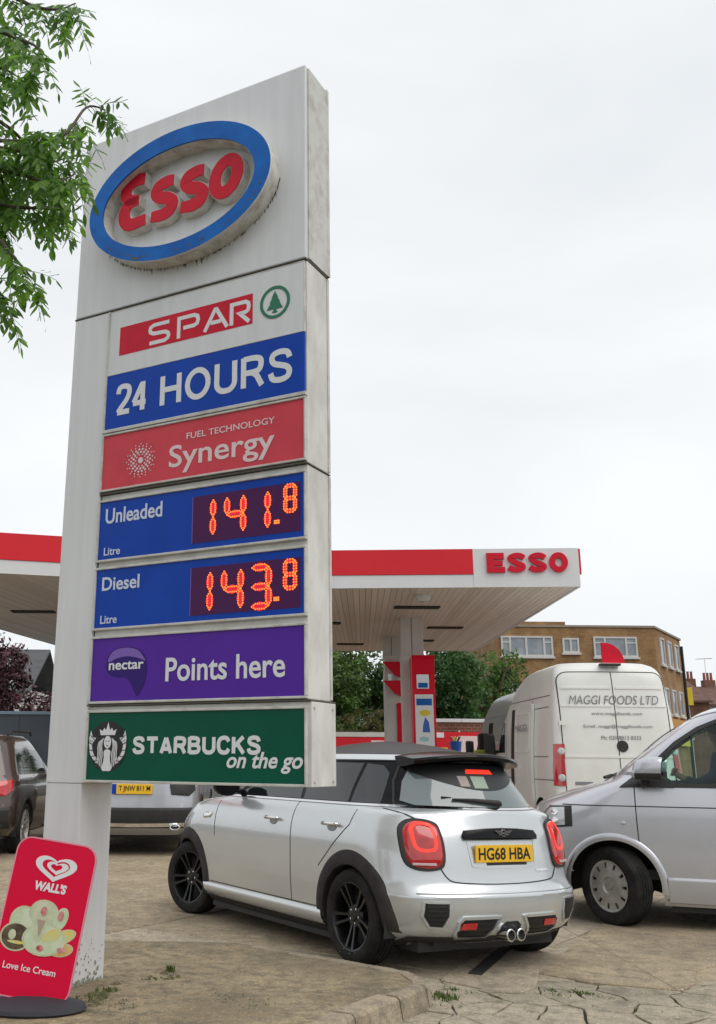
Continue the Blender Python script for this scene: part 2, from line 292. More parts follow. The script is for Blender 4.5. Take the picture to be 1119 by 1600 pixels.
GL={'2':([(.06,.72),(.16,.92),(.5,.965),(.84,.90),(.90,.70),(.70,.46),(.30,.22),(.08,.065)],[(.04,.06),(.94,.06)]),
'4':([(.72,0),(.72,.99)],[(.66,.93),(.06,.30)],[(.02,.27),(.96,.27)]),'H':([(.09,0),(.09,1)],[(.91,0),(.91,1)],[(.1,.52),(.9,.52)]),
'O':([(.5+.42*math.cos(2*PI*i/24),.5+.45*math.sin(2*PI*i/24)) for i in range(25)],),'U':([(.09,1),(.09,.60),(.10,.25),(.28,.08),(.5,.05),(.72,.08),(.90,.25),(.91,.60),(.91,1)],),
'R':([(.09,0),(.09,1)],[(.09,.94),(.55,.94),(.82,.88),(.88,.73),(.80,.54),(.55,.48),(.09,.48)],[(.50,.46),(.68,.36),(.92,0)]),
'S':([(.90,.72),(.80,.90),(.5,.955),(.20,.89),(.13,.73),(.25,.59),(.5,.52),(.78,.43),(.89,.28),(.80,.11),(.5,.045),(.18,.10),(.07,.30)],),
'T':([(.5,0),(.5,.93)],[(.02,.93),(.98,.93)]),'A':([(.08,0),(.48,.97)],[(.92,0),(.52,.97)],[(.24,.27),(.76,.27)]),
'B':([(.09,0),(.09,1)],[(.09,.94),(.55,.94),(.80,.87),(.83,.73),(.75,.58),(.55,.52),(.09,.52)],[(.55,.52),(.80,.46),(.90,.28),(.80,.11),(.55,.06),(.09,.06)]),
'C':([(.92,.72),(.78,.91),(.5,.955),(.22,.87),(.09,.65),(.08,.5),(.09,.35),(.22,.13),(.5,.045),(.78,.09),(.92,.28)],),'K':([(.09,0),(.09,1)],[(.88,1),(.12,.40)],[(.38,.60),(.90,0)])}
def sans(mb,txt,x0,x1,y0,y1,M,w,sp=.16,gapw=.42,thick=.001):
    wd=[gapw if c==' ' else (1.12 if c=='O' else .95) for c in txt]; tot=sum(wd)+sp*(len(txt)-1); u=(x1-x0)/tot; x=x0
    for c,k in zip(txt,wd):
        if c!=' ':
            for j,st_ in enumerate(GL[c]):
                straight=len(st_)<=3; stroke(mb,[(x+a*k*u,y0+b*(y1-y0)) for a,b in st_],w,M,thick,.00012*j,0 if straight else 4)
        x+=(k+sp)*u
def ell(cx,cy,a,b,n=40,a0=0): return [(cx+a*math.cos(a0+2*PI*i/n),cy+b*math.sin(a0+2*PI*i/n)) for i in range(n)]
def flat(mb,poly,M,thick=.002,z=0,m=None):
    n=len(poly); v=[(p[0],p[1],z+thick) for p in poly]+[(p[0],p[1],z) for p in poly]
    return mb.add(v,[list(range(n))]+[[i,n+i,n+(i+1)%n,(i+1)%n] for i in range(n)],M,m)
def rrect(x0,x1,y0,y1,r,n=5):
    o=[]
    for cx,cy,a in ((x1-r,y1-r,0),(x0+r,y1-r,PI/2),(x0+r,y0+r,PI),(x1-r,y0+r,1.5*PI)):
        for i in range(n+1): t=a+PI/2*i/n; o.append((cx+r*math.cos(t),cy+r*math.sin(t)))
    return o
# ================================================================ SETTING: ground
def gz(x): return -.03*min(max(x-.6,0),2.0)
mb=MB(); xs=[-900,.6,2.6,900]; ys=[-300,0,12,40,1500]
for y in ys:
    for x in xs: mb.v.append((x,y,gz(x)-.012))
for j in range(4):
    for i in range(3): a=j*4+i; mb.f.append([a,a+1,a+5,a+4]); mb.mi.append(0)
ground=mb.build('ground',JOINT,kind='structure')
def clip(poly,p,n):
    """keep the part of poly where (q-p).n<=0"""
    o=[]
    for i in range(len(poly)):
        a,b=poly[i],poly[(i+1)%len(poly)]; da=(a[0]-p[0])*n[0]+(a[1]-p[1])*n[1]; db=(b[0]-p[0])*n[0]+(b[1]-p[1])*n[1]
        if da<=0: o.append(a)
        if (da<0<db) or (db<0<da): t=da/(da-db); o.append((a[0]+(b[0]-a[0])*t,a[1]+(b[1]-a[1])*t))
    return o
def slabpoly(poly,top,bev=.006,name='concrete_slab',m=SLAB,parent=None,off=0):
    n=len(poly); c=(sum(p[0] for p in poly)/n,sum(p[1] for p in poly)/n); v=[]
    for h,k in ((-.05,0),(top-bev,0),(top,bev*1.5)):
        for p in poly:
            d=math.hypot(p[0]-c[0],p[1]-c[1])+1e-6; q=(p[0]-(p[0]-c[0])/d*k,p[1]-(p[1]-c[1])/d*k); v.append((q[0],q[1],gz(q[0])+h+off))
    f=[list(range(2*n,3*n))]
    for k in (0,1):
        for i in range(n): f.append([k*n+i,k*n+(i+1)%n,(k+1)*n+(i+1)%n,(k+1)*n+i])
    o=MB().add(v,f).build(name,m,parent); return o
# concrete bays of the forecourt, aligned with the joint that runs under the hatchback
J0=Vector((1.331,6.836)); jd=(Vector((2.812,8.952))-J0).normalized(); jn=Vector((jd.y,-jd.x))
rnd=random.Random(3)
for a in range(-3,12):
    for b in range(-6,5):
        u0,u1=a*3.6+.012,(a+1)*3.6-.012; w0,w1=b*2.9+.012,(b+1)*2.9-.012
        P=[J0+jd*u+jn*w for u,w in ((u0,w0),(u0,w1),(u1,w1),(u1,w0))]; poly=[(p.x,p.y) for p in P]
        if sum(p[1] for p in poly)/4>34: continue
        # keep behind the broken edge, split at the two slope lines so that each piece stays planar
        poly=clip(poly,(.9,6.75),(.10,-1))
        if a<2: poly=clip(poly,(1.2,6.66),(-.12,-1)) if b>=0 else poly
        if len(poly)<3: continue
        for lo,hi in ((-99,.6),(.6,2.6),(2.6,99)):
            q=clip(clip(poly,(lo,0),(-1,0)),(hi,0),(1,0))
            if len(q)>=3: slabpoly(q,.004+.0015*rnd.random(),parent=ground,m=GROUND if rnd.random()<.6 else SLAB)
far=MB(); 
for x0,x1 in ((-900,-30),(-30,30),(30,900)): pass
# asphalt road and land beyond the forecourt
road=MB().box(-900,900,34.5,1500,-.3,-.004).build('road',mat('asphalt',(.075,.072,.068),.9,var=.3,vscale=3,bump=.3),kind='structure')
near=MB().box(-900,900,-300,2.5,-.5,-.075).build('pavement',concrete('near_paving',((.22,.19,.15),(.29,.25,.19),(.18,.16,.13)),1),kind='structure')
sidel=MB(); sidel.box(-900,-14,2.5,34.5,-.3,-.006); sidel.box(14,900,2.5,34.5,-.3,-.066); sidel.build('side_road',MATS['asphalt'],kind='structure')
# big slab with the ragged edge, right
big=[(1.826,7.028),(2.1,6.80),(2.642,6.665),(2.80,6.86),(2.972,7.254),(3.215,7.481),(4.2,7.45),(5.2,8.2),(4.6,10.2),(3.6,10.2),(2.812,8.952)]
def split_build(poly,top,**k):
    for lo,hi in ((-99,.6),(.6,2.6),(2.6,99)):
        q=clip(clip(poly,(lo,0),(-1,0)),(hi,0),(1,0))
        if len(q)>=3: slabpoly(q,top,**k)
split_build(big,.016,parent=ground,m=GROUND)
split_build([(1.12,6.70),(1.35,6.50),(1.56,6.44),(1.70,6.62),(1.826,7.02),(2.4,8.0),(1.95,8.3),(1.33,7.2)],.013,parent=ground,m=SLAB)
# broken crazy paving in the corner: every piece its own polygon
rnd=random.Random(11); seeds=[]
while len(seeds)<230:
    p=(rnd.uniform(.3,4.6),rnd.uniform(4.3,8.4))
    if all(math.hypot(p[0]-q[0],p[1]-q[1])>(.10+.15*rnd.random()) for q in seeds): seeds.append(p)
    elif rnd.random()<.002: break
def cell(i):
    p=seeds[i]; poly=[(p[0]-1,p[1]-1),(p[0]+1,p[1]-1),(p[0]+1,p[1]+1),(p[0]-1,p[1]+1)]
    for k,q in enumerate(seeds):
        if k!=i and math.hypot(p[0]-q[0],p[1]-q[1])<1.6:
            dx,dy=q[0]-p[0],q[1]-p[1]; l=math.hypot(dx,dy); mid=((p[0]+q[0])/2-dx/l*g_,(p[1]+q[1])/2-dy/l*g_); poly=clip(poly,mid,(dx/l,dy/l))
            if len(poly)<3: return []
    return poly
for i in range(len(seeds)):
    g_=.003+.008*rnd.random()*rnd.random(); p=seeds[i]
    if p[1]>7.75 or (p[1]>6.75 and p[0]<2.4): continue
    poly=cell(i)
    if len(poly)<3: continue
    # ragged outline
    rr=[]
    for k in range(len(poly)):
        a,b=poly[k],poly[(k+1)%len(poly)]; l=math.hypot(a[0]-b[0],a[1]-b[1]); rr.append(a)
        if l>.12:
            for t in (.33,.66): j=rnd.uniform(-.012,.004); rr.append((a[0]+(b[0]-a[0])*t+(b[1]-a[1])/l*j,a[1]+(b[1]-a[1])*t-(b[0]-a[0])/l*j))
    slabpoly(rr,rnd.uniform(.0,.007),.003,'paving_stone',CRACK,ground)
# drainage slot running out from under the hatchback
a_,b_=atZ(742,1528,-.03),atZ(815,1462,-.035); d_=(b_-a_).normalized(); n_2=Vector((d_.y,-d_.x,0))*.045
P_=[a_-n_2,a_+n_2,b_+n_2,b_-n_2]; MB().add([(p.x,p.y,gz(p.x)+.0175) for p in P_]+[(p.x,p.y,gz(p.x)-.02) for p in P_],[[0,1,2,3],[0,4,5,1],[1,5,6,2],[2,6,7,3],[3,7,4,0]]).build('drain_slot',GAPM,ground)
# raised island round the price sign
ISL=[(-9,5.9),(-9,2.6),(-.35,2.6),(-.12,4.0)]+[tuple(atZ(a,b,.10)[:2]) for a,b in ((540,1592),(600,1568),(640,1553),(658,1545),(664,1540),(660,1533),(637,1519))]+[(.594,6.627),(.241,6.924),(-.195,7.30),(-1.015,7.35),(-2.2,7.3)]
IZ=.10
def island():
    import mathutils
    mb=MB(); n=len(ISL); mb.v=[(p[0],p[1],IZ) for p in ISL]+[(p[0]+(0 if i not in range(3,13) else .03),p[1],-.09) for i,p in enumerate(ISL)]
    mb.f=[list(range(n))]+[[i,n+i,n+(i+1)%n,(i+1)%n] for i in range(n)]; mb.mi=[0]*len(mb.f)
    return mb.build('traffic_island',PAVE,kind='structure')
isl=island()
# kerb stones along its forecourt edge
kp=[Vector((p[0],p[1],0)) for p in [(-.30,2.9),(-.12,4.0)]+[tuple(atZ(a,b,.10)[:2]) for a,b in ((540,1592),(600,1568),(640,1553),(658,1545),(665,1540),(661,1533),(638,1519))]+[(.596,6.632),(.243,6.93),(-.1,7.24)]]
dense=[]
for a,b in zip(kp,kp[1:]):
    k=max(2,int((b-a).length/.06)); dense+=[a.lerp(b,t/k) for t in range(k)]
dense.append(kp[-1]); L_=0; segs=[]; cur=[dense[0]]
for a,b in zip(dense,dense[1:]):
    cur.append(b); L_+=(b-a).length
    if L_>(.62 if a.y<5.6 else .30): segs.append(cur); cur=[b]; L_=0
if len(cur)>2: segs.append(cur)
for si,sg in enumerate(segs):
    mb=MB(); v=[]; n=len(sg); top=IZ+.006+.004*rnd.random() if si<len(segs)-4 else IZ+.004
    for i,p in enumerate(sg):
        t=(sg[min(i+1,n-1)]-sg[max(i-1,0)]).normalized(); nn=Vector((t.y,-t.x,0)); e=.006 if i in (0,n-1) else 0
        q=p+t*(e if i==0 else -e if i==n-1 else 0)
        w=.12 if si<5 else .07
        for o_,h in ((-w,top-.004),(-w+.008,top),(.0,top),(.016,top-.016),(.050,-.09)): s_=q+nn*o_; v.append((s_.x,s_.y,h+rnd.uniform(-.0025,.0025)))
    f=[]
    for i in range(n-1):
        for k in range(4): f.append([i*5+k,i*5+k+1,(i+1)*5+k+1,(i+1)*5+k])
    f+=[[0,1,2,3,4][::-1],[(n-1)*5+k for k in range(5)]]
    mb.add(v,f).build('kerb_stone',KERB,isl)
# ---------------------------------------------------------------- weeds, moss, grit
def tufts(mb,cx,cy,z,n,spread,h,rn,w=.004):
    for _ in range(n):
        a=rn.random()*2*PI; r=spread*rn.random()**.7; x=cx+r*math.cos(a); y=cy+r*math.sin(a); hh=h*(.4+.6*rn.random()); b=rn.random()*2*PI; lean=rn.uniform(.2,.9)*hh; dx,dy=math.cos(b)*lean,math.sin(b)*lean; px,py=-math.sin(b)*w,math.cos(b)*w
        mb.add([(x-px,y-py,z),(x+px,y+py,z),(x+dx*.45+px*.8,y+dy*.45+py*.8,z+hh*.65),(x+dx*.45-px*.8,y+dy*.45-py*.8,z+hh*.65),(x+dx,y+dy,z+hh)],[[0,1,2,3],[3,2,4]])
rn=random.Random(5); mb=MB()
for px,py,n,sp,h in ((690,1568,160,.10,.05),(672,1582,50,.07,.035),(706,1553,40,.05,.03),(655,1590,35,.05,.03),(735,1558,20,.05,.02),(870,1556,60,.09,.022),(900,1550,60,.06,.025),(930,1556,40,.08,.02),(800,1548,50,.07,.02),(780,1562,30,.05,.02),(985,1575,30,.05,.02),(1040,1590,25,.05,.02),(830,1585,25,.05,.02),(1105,1560,20,.05,.02),(740,1590,25,.05,.018),(860,1549,50,.05,.025),(915,1553,50,.05,.03),(945,1558,40,.05,.02),(845,1530,30,.03,.02),(1000,1556,30,.06,.015),(760,1575,30,.06,.015)):
    p=atZ(px,py,-.04); tufts(mb,p.x,p.y,gz(p.x)-.01,n,sp,h,rn)
for px,py,n,sp,h in ((265,1518,46,.03,.042),(235,1530,20,.06,.014),(165,1548,50,.07,.02),(140,1560,40,.09,.018),(180,1570,30,.12,.010),(360,1560,26,.14,.008),(400,1568,20,.12,.008)):
    p=atZ(px,py,IZ); tufts(mb,p.x,p.y,IZ,n,sp,h,rn)
tag(mb.build('weeds',GRASS,kind='stuff'),'low green weeds and grass growing in the cracks and by the kerb','weeds')
mb=MB()
def mossblob(px,py,z,rx,ry,h=.012):
    p=atZ(px,py,z); n=18; v=[(p.x,p.y,(z if z>0 else gz(p.x)-.01)+h)]; f=[]
    for k,(s,hh) in enumerate(((.5,h*.8),(1,.0))):
        for i in range(n): a=2*PI*i/n; q=s*(1+.35*rn.uniform(-1,1)); v.append((p.x+rx*q*math.cos(a),p.y+ry*q*math.sin(a),(z if z>0 else gz(p.x)-.01)+hh*(1+.4*rn.uniform(-1,1))))
    for i in range(n): f+=[[0,1+i,1+(i+1)%n],[1+i,1+n+i,1+n+(i+1)%n,1+(i+1)%n]]
    mb.add(v,f)
for _ in range(46):
    t=rn.random(); mossblob(128+50*t+rn.gauss(0,9),1572-34*t+rn.gauss(0,4)+5,IZ,rn.uniform(.008,.03),rn.uniform(.008,.025),rn.uniform(.004,.014))
for _ in range(16): mossblob(262+rn.gauss(0,10),1526+rn.gauss(0,4),IZ,rn.uniform(.006,.018),rn.uniform(.006,.014),.008)
for _ in range(22): mossblob(rn.uniform(668,722),rn.uniform(1560,1590),-.04,rn.uniform(.01,.022),rn.uniform(.008,.02),.012)
tag(mb.build('moss',MOSSM,smooth=True,kind='stuff'),'olive moss growing round the foot of the price sign','moss')
mb=MB()
for _ in range(420):
    if rn.random()<.55: p=atZ(rn.uniform(120,560),rn.uniform(1480,1600),IZ); z=IZ
    else: p=atZ(rn.uniform(600,1119),rn.uniform(1500,1600),-.04); z=gz(p.x)+.004
    r=rn.uniform(.0015,.0055)*(1.8 if rn.random()<.04 else 1); v=[(p.x+r*rn.uniform(.6,1.3)*c,p.y+r*rn.uniform(.6,1.3)*s,z+h*r) for c,s,h in ((1,0,.4),(0,1,.4),(-1,0,.4),(0,-1,.4),(0,0,1.1))]
    mb.add(v,[[0,1,4],[1,2,4],[2,3,4],[3,0,4]])
tag(mb.build('grit',mat('pale_grit',(.36,.33,.28),.9,col2=(.16,.14,.11),vscale=30),kind='stuff'),'small loose stones scattered over the island and broken paving','gravel')
# ================================================================ PRICE SIGN
sign=empty('price_sign',(-1.313,6.016,0),-.5196,'tall white petrol station price sign with blue oval logo and red lit prices','price sign')
Wd,D=1.757,.296
def part(name,fn,m,parent=sign,**k):
    mb=MB(); fn(mb); return mb.build(name,m,parent,**k)
# cabinets
part('pole',lambda b:(b.box(0,.272,.004,D-.004,IZ-.05,1.19),b.box(0,.292,.0,D,1.19,4.194)),WHITE,bevel=.006)
part('logo_cabinet',lambda b:b.box(0,Wd,0,D-.012,4.206,5.55),WHITE,bevel=.008)
part('cabinet_end_cap',lambda b:(b.box(Wd-.002,Wd+.010,.03,D+.012,4.21,5.538),b.box(Wd-.01,Wd+.012,D-.015,D+.014,4.21,5.555)),FRAME,bevel=.002)
part('cabinet',lambda b:b.box(.298,Wd,.018,D,2.942,4.194),WHITE2,bevel=.004)
part('cabinet',lambda b:b.box(.298,Wd,.018,D,1.642,2.930),WHITE2,bevel=.004)
part('cabinet',lambda b:b.box(.285,Wd+.02,.018,D+.01,1.197,1.630),WHITE2,bevel=.004)
part('dark_core',lambda b:b.box(.02,Wd-.02,.02,D-.03,1.25,5.5),GAPM)
part('side_trim',lambda b:(b.box(Wd-.002,Wd+.006,D-.02,D+.004,2.95,4.19),b.box(Wd-.002,Wd+.006,D-.02,D+.004,1.65,2.925)),FRAME)
for a_ in ((-.003,Wd+.004,-.004,D,4.196,4.203),(.296,Wd+.006,-.003,D+.003,2.933,2.939),(.284,Wd+.02,-.004,D+.008,1.632,1.639)): part('seam_strip',lambda b:b.box(*a_),GRIMEEDGE)
# bolts on the bottom box
mb=MB()
for y in (.05,D-.03):
    for z in (1.225,1.60): mb.tube([(Wd+.019,y,z),(Wd+.026,y,z)],.009,8)
mb.build('bolts',FRAME,sign)
def panel(name,z0,z1,m,u0=.306,u1=1.746,fr=.014,proud=.010):
    p=part(name,lambda b:b.box(u0,u1,-.0005,.02,z0,z1),m)
    def frm(b):
        b.box(u0-fr,u1+fr-.003,-proud,.02,z1,z1+fr); b.box(u0-fr,u1+fr-.003,-proud,.02,z0-fr,z0); b.box(u0-fr,u0,-proud,.02,z0,z1); b.box(u1,u1+fr-.003,-proud,.02,z0,z1)
    if fr: part('panel_frame',frm,FRAME,p,bevel=.003)
    return p
F=plane_front(-.0008)
# --- SPAR + 24 HOURS panel
sp=panel('shop_panel',3.738,4.182,WHITE,fr=.006,proud=.003)
q=MB(); flat(q,[(.392,3.86),(1.398,3.86),(1.398,4.058),(.392,4.058)],F,.0015); q.build('red_band',RED,sp)
G=plane_front(-.0025)
def letters(name,fn,m,parent,M=G,**k):
    mb=MB(); fn(mb,M); return mb.build(name,m,parent,**k)
def spar(mb,M):
    y0,h=3.892,.122; w=.026
    def st(x,pts,i=0,sm=0): stroke(mb,[(x+a,y0+b*h) for a,b in pts],w,M,.0012,.0001*i,sm)
    rs=lambda p:p
    st(.635,[(.15,1),(.03,1),(.006,.9),(.0,.76),(.006,.62),(.03,.52),(.12,.48),(.142,.38),(.148,.24),(.142,.1),(.118,0),(0,0)])
    st(.86,[(0,-.11),(0,1),(.115,1),(.14,.9),(.146,.7),(.138,.5),(.115,.42),(.035,.42)])
    st(1.055,[(0,-.11),(.075,1.0),(.085,1.0),(.165,-.11)],1); st(1.055,[(.045,.30),(.12,.30)],2)
    st(1.25,[(0,-.11),(0,1),(.10,1),(.118,.9),(.122,.72),(.116,.52),(.10,.44),(.055,.44),(.07,.34),(.125,-.11)])
letters('lettering',spar,TXT,sp)
def tree_logo(mb,M):
    c=(1.552,3.963); mb.ringprism(ell(*c,.102,.105),ell(*c,.083,.086),0,.0015,M,axis='z')
    x,y=c; half=[(0,.072),(.022,.03),(.016,.032),(.036,-.003),(.028,-.001),(.055,-.045),(.008,-.045),(.008,-.052),(.02,-.066),(.0,-.07)]
    poly=[(x+a,y+b) for a,b in half][:-1]+[(x,y-.07)]+[(x-a,y+b) for a,b in half[:-1][::-1]][:-1]
    flat(mb,poly[::-1],M,.0012)
letters('tree_emblem',tree_logo,GREENL,sp)
h24=part('hours_panel',lambda b:b.box(.306,1.746,-.001,.02,3.362,3.736),BLUE,sp)
letters('lettering',lambda b,M:sans(b,'24',.398,.628,3.452,3.645,M,.036,sp=.20),TXT,sp)
letters('lettering',lambda b,M:sans(b,'HOURS',.738,1.668,3.452,3.645,M,.036,sp=.22),TXT,sp)
part('panel_frame',lambda b:(b.box(.292,1.757,-.010,.02,3.338,3.360),b.box(.292,.3055,-.008,.02,3.36,4.19)),FRAME,sp,bevel=.003)
# --- Synergy
sy=panel('fuel_panel',2.962,3.318,SYN,fr=.013)
letters('lettering',lambda b,M:(text_mb(b,'Synergy',.82,1.556,2.992,3.175,M,bold=.012,thick=.001)),TXTP,sy)
letters('lettering',lambda b,M:(text_mb(b,'FUEL TECHNOLOGY',.945,1.556,3.200,3.240,M,bold=.008,thick=.001)),TXTP,sy)
def burst(mb,M):
    c=(.605,3.118); flat(mb,ell(*c,.02,.02,12),M,.001)
    for ring,(r,n,s) in enumerate(((.038,10,.006),(.055,14,.009),(.073,18,.008),(.092,20,.0055),(.108,16,.0045))):
        for i in range(n): a=2*PI*(i+.5*(ring%2))/n; flat(mb,ell(c[0]+r*math.cos(a),c[1]+r*math.sin(a),s,s,6),M,.001)
letters('starburst_emblem',burst,TXTP,sy)
# --- price rows
def hexseg(p,q,w):  # outline points of a seven-segment bar
    p=Vector(p);q=Vector(q);d=(q-p).normalized();n=Vector((-d.y,d.x)); l=(q-p).length; e=w*.9
    return [p+d*.004,p+d*e+n*w/2,q-d*e+n*w/2,q-d*.004,q-d*e-n*w/2,p+d*e-n*w/2]
SEG={'a':((0,1),(1,1)),'b':((1,1),(1,.5)),'c':((1,.5),(1,0)),'d':((0,0),(1,0)),'e':((0,0),(0,.5)),'f':((0,.5),(0,1)),'g':((0,.5),(1,.5))}
DIG={'1':'bc','4':'bcfg','3':'abcdg','8':'abcdefg','0':'abcdef'}
def digit(ch,x,y,w,h,parent,sw=.030):
    if w<.08: sw=.016
    gl=MB(); dt=MB()
    for s in DIG[ch]:
        (ax,ay),(bx,by)=SEG[s]; hx=hexseg((x+ax*w,y+ay*h),(x+bx*w,y+by*h),sw)
        big=hexseg((x+ax*w,y+ay*h),(x+bx*w,y+by*h),sw*1.75); flat(gl,[(p.x,p.y) for p in big][::-1],G,.0005,.0012+.0002*'abcdefg'.index(s))
        per=hx+[hx[0]]
        for a,b in zip(per,per[1:]):
            k=max(1,round((b-a).length/(.0125 if sw>.02 else .016)))
            for i in range(k): c=a.lerp(b,i/k); flat(dt,ell(c.x,c.y,.0050,.0050,6),G,.004)
    g=gl.build('digit_glow',LEDG,parent); dt.build('digit',LED,g); return g
def price_row(name,z0,z1,word,wz,wu,ds,led):
    p=panel(name,z0,z1,BLUE,fr=.014)
    letters('lettering',lambda b,M:(text_mb(b,word,.353,wu,wz[0],wz[1],M,bold=.018,thick=.001)),TXTB,p)
    letters('lettering',lambda b,M:(text_mb(b,'Litre',.353,.478,z0+.025,z0+.075,M,bold=.012,thick=.001)),TXTB,p)
    sc=part('display',lambda b:b.box(1.008,1.722,-.0022,.01,led[0],led[1]),LEDP,p)
    part('display_edge',lambda b:(b.box(1.004,1.008,-.004,.01,led[0],led[1]),),PURPL,p)
    for ch,x,y,w,h in ds: digit(ch,x,y,w,h,p)
    mb=MB()
    for dx in (0,.012,.024):
        for dy in (0,.012): flat(mb,ell(1.562+dx,ds[-1][2]-.06+dy,.0056,.0056,6),G,.004)
    mb.build('decimal_point',LED,p); return p
price_row('unleaded_row',2.513,2.880,'Unleaded',(2.738,2.835),.785,[('1',1.06,2.588,.09,.208),('4',1.245,2.588,.11,.208),('1',1.40,2.588,.115,.208),('8',1.628,2.668,.062,.145)],(2.548,2.830))
price_row('diesel_row',2.092,2.450,'Diesel',(2.318,2.402),.636,[('1',1.05,2.148,.09,.218),('4',1.235,2.148,.11,.218),('3',1.415,2.148,.11,.218),('8',1.628,2.235,.062,.150)],(2.125,2.402))
# --- nectar
ne=panel('points_panel',1.658,2.028,PURP)
def bubble(mb,M):
    o=[(.414,1.865),(.425,1.915),(.46,1.952),(.515,1.968),(.59,1.968),(.65,1.952),(.695,1.915),(.715,1.865),(.713,1.80),(.695,1.74),(.66,1.69),(.648,1.685),(.635,1.70),(.60,1.76),(.565,1.79),(.49,1.798),(.44,1.815),(.42,1.84)]
    flat(mb,[(p.x,p.y) for p in catmull(o,4,True)][::-1],M,.001)
letters('speech_bubble',bubble,PURPD,ne,plane_front(-.0015))
def gloss(mb,M):
    o=[(.428,1.90),(.46,1.945),(.515,1.963),(.59,1.963),(.65,1.945),(.69,1.905),(.70,1.885),(.64,1.905),(.565,1.915),(.49,1.905),(.44,1.885)]
    flat(mb,[(p.x,p.y) for p in catmull(o,4,True)][::-1],M,.0004)
letters('bubble_highlight',gloss,PURPL,ne,plane_front(-.0026))
letters('lettering',lambda b,M:(text_mb(b,'nectar',.437,.692,1.838,1.888,M,bold=.02,thick=.001)),TXT,ne,plane_front(-.0031))
letters('lettering',lambda b,M:(text_mb(b,'Points here',.85,1.63,1.758,1.893,M,bold=.016,thick=.001)),TXT,ne,plane_front(-.0031))
# --- coffee panel
st=panel('coffee_panel',1.212,1.592,GREEN)
letters('lettering',lambda b,M:(sans(b,'STARBUCKS',.642,1.480,1.364,1.450,M,.0225,sp=.22)),TXT,st)
letters('lettering',lambda b,M:(text_mb(b,'on the go',1.272,1.736,1.262,1.372,M,bold=.022,shear=.28,thick=.001)),TXT,st)
c=(.455,1.402)
letters('emblem_disc',lambda b,M:flat(b,ell(*c,.140,.142,44),M,.001),BLACK,st,plane_front(-.0015))
def siren(mb,M):
    x,y=c; S=lambda pts,w,sm=5:[stroke(mb,[(x+s*a,y+b) for a,b in pts],w,M,.001,0,sm) for s in (1,-1)]
    # crown
    flat(mb,[(x-.052,y+.062),(x-.062,y+.095),(x-.04,y+.085),(x-.028,y+.103),(x-.014,y+.09),(x,y+.135),(x+.014,y+.09),(x+.028,y+.103),(x+.04,y+.085),(x+.062,y+.095),(x+.052,y+.062)][::-1],M,.001)
    flat(mb,ell(x,y+.022,.026,.036,20),M,.001)                      # face
    flat(mb,[(p.x,p.y) for p in catmull([(x-.024,y-.03),(x,y-.018),(x+.024,y-.03),(x+.022,y-.07),(x+.034,y-.132),(x,y-.139),(x-.034,y-.132),(x-.022,y-.07)],4,True)][::-1],M,.001)
    for k in range(4): S([(.032+.009*k,.045-.006*k),(.042+.009*k,.0),(.034+.011*k,-.05),(.040+.012*k,-.09),(.036+.014*k,-.125+.012*k)],.0055)
    S([(.085,-.075),(.112,-.045),(.124,.0),(.120,.035)],[.02,.022,.02,.03],6)
    for s in (1,-1): flat(mb,([(x+s*.086,y+.045),(x+s*.112,y+.052),(x+s*.126,y+.088),(x+s*.138,y+.04),(x+s*.128,y+.02),(x+s*.108,y+.02)])[::-s],M,.001)
    S([(.06,-.07),(.075,-.085),(.085,-.08)],.018,3)
letters('emblem_figure',siren,TXT,st,plane_front(-.0031))
def notch(mb,M):
    x,y=c
    for s in (1,-1):
        for k in range(6): a=R(-48+17*k); stroke(mb,[(x+s*.102*math.cos(a),y+.105*math.sin(a)),(x+s*.142*math.cos(a+.10),y+.142*math.sin(a+.10))],.005,M,.0005,0,0)
    for dx in (-.010,.010): flat(mb,ell(x+dx,y+.028,.005,.003,8),M,.0005)
    flat(mb,ell(x,y+.002,.008,.003,8),M,.0005)
letters('emblem_lines',notch,BLACK,st,plane_front(-.0045))
# --- oval logo
oc=(.885,4.845)
ring=MB(); n=72
ring.ringprism(ell(*oc,.698,.455,n),ell(.885,4.833,.592,.352,n),-.118,0,None,None,'y'); ringo=ring.build('oval_housing',RETURN,sign,smooth=40)
mb=MB(); mb.ringprism(ell(*oc,.702,.459,n),ell(.885,4.833,.589,.349,n),-.130,-.1185,None,None,'y'); mb.build('oval_ring',BLUE2,ringo,smooth=40)
mb=MB(); mb.ringprism(ell(*oc,.7035,.4605,n),ell(*oc,.6975,.4545,n),-.1285,-.112,None,None,'y'); mb.build('ring_trim',WHITE,ringo)
def esso(mb,M,ext,k,z=0):
    w=.088+k; s=lambda pts,ww=w:stroke(mb,pts,ww,M,ext,z,7)
    s([(.592,5.068),(.52,5.072),(.458,5.045),(.440,4.985),(.470,4.938),(.548,4.925)],[w*.95,w,w,w,w*.95,w*.7])
    s([(.548,4.918),(.470,4.908),(.434,4.862),(.438,4.795),(.485,4.752),(.610,4.758)],[w*.7,w*.95,w,w*1.05,w,w*.9])
    for dx in (0,.234):
        s([(.828+dx,4.985),(.775+dx,4.985),(.712+dx,4.968),(.690+dx,4.925),(.722+dx,4.885),(.782+dx,4.862),(.822+dx,4.822),(.805+dx,4.770),(.745+dx,4.750),(.655+dx,4.756)],[w*.85,w,w,w,w,w,w,w,w,w*.85])
    a,b=.085,.115
    o=[(1.232+ .082*math.cos(t)+.018*math.sin(t),4.880+.112*math.sin(t)) for t in [2*PI*i/28 for i in range(28)]]
    stroke(mb,o,w*.98,M,ext,z,0,closed=True)
for nm,m,k,z0,th in (('letter_returns',RETURN,.010,0,.066),('raised_letters',RED,0,.0665,.006)):
    mb=MB(); esso(mb,plane_front(-.001),th,k,z0); mb.build(nm,m,ringo)
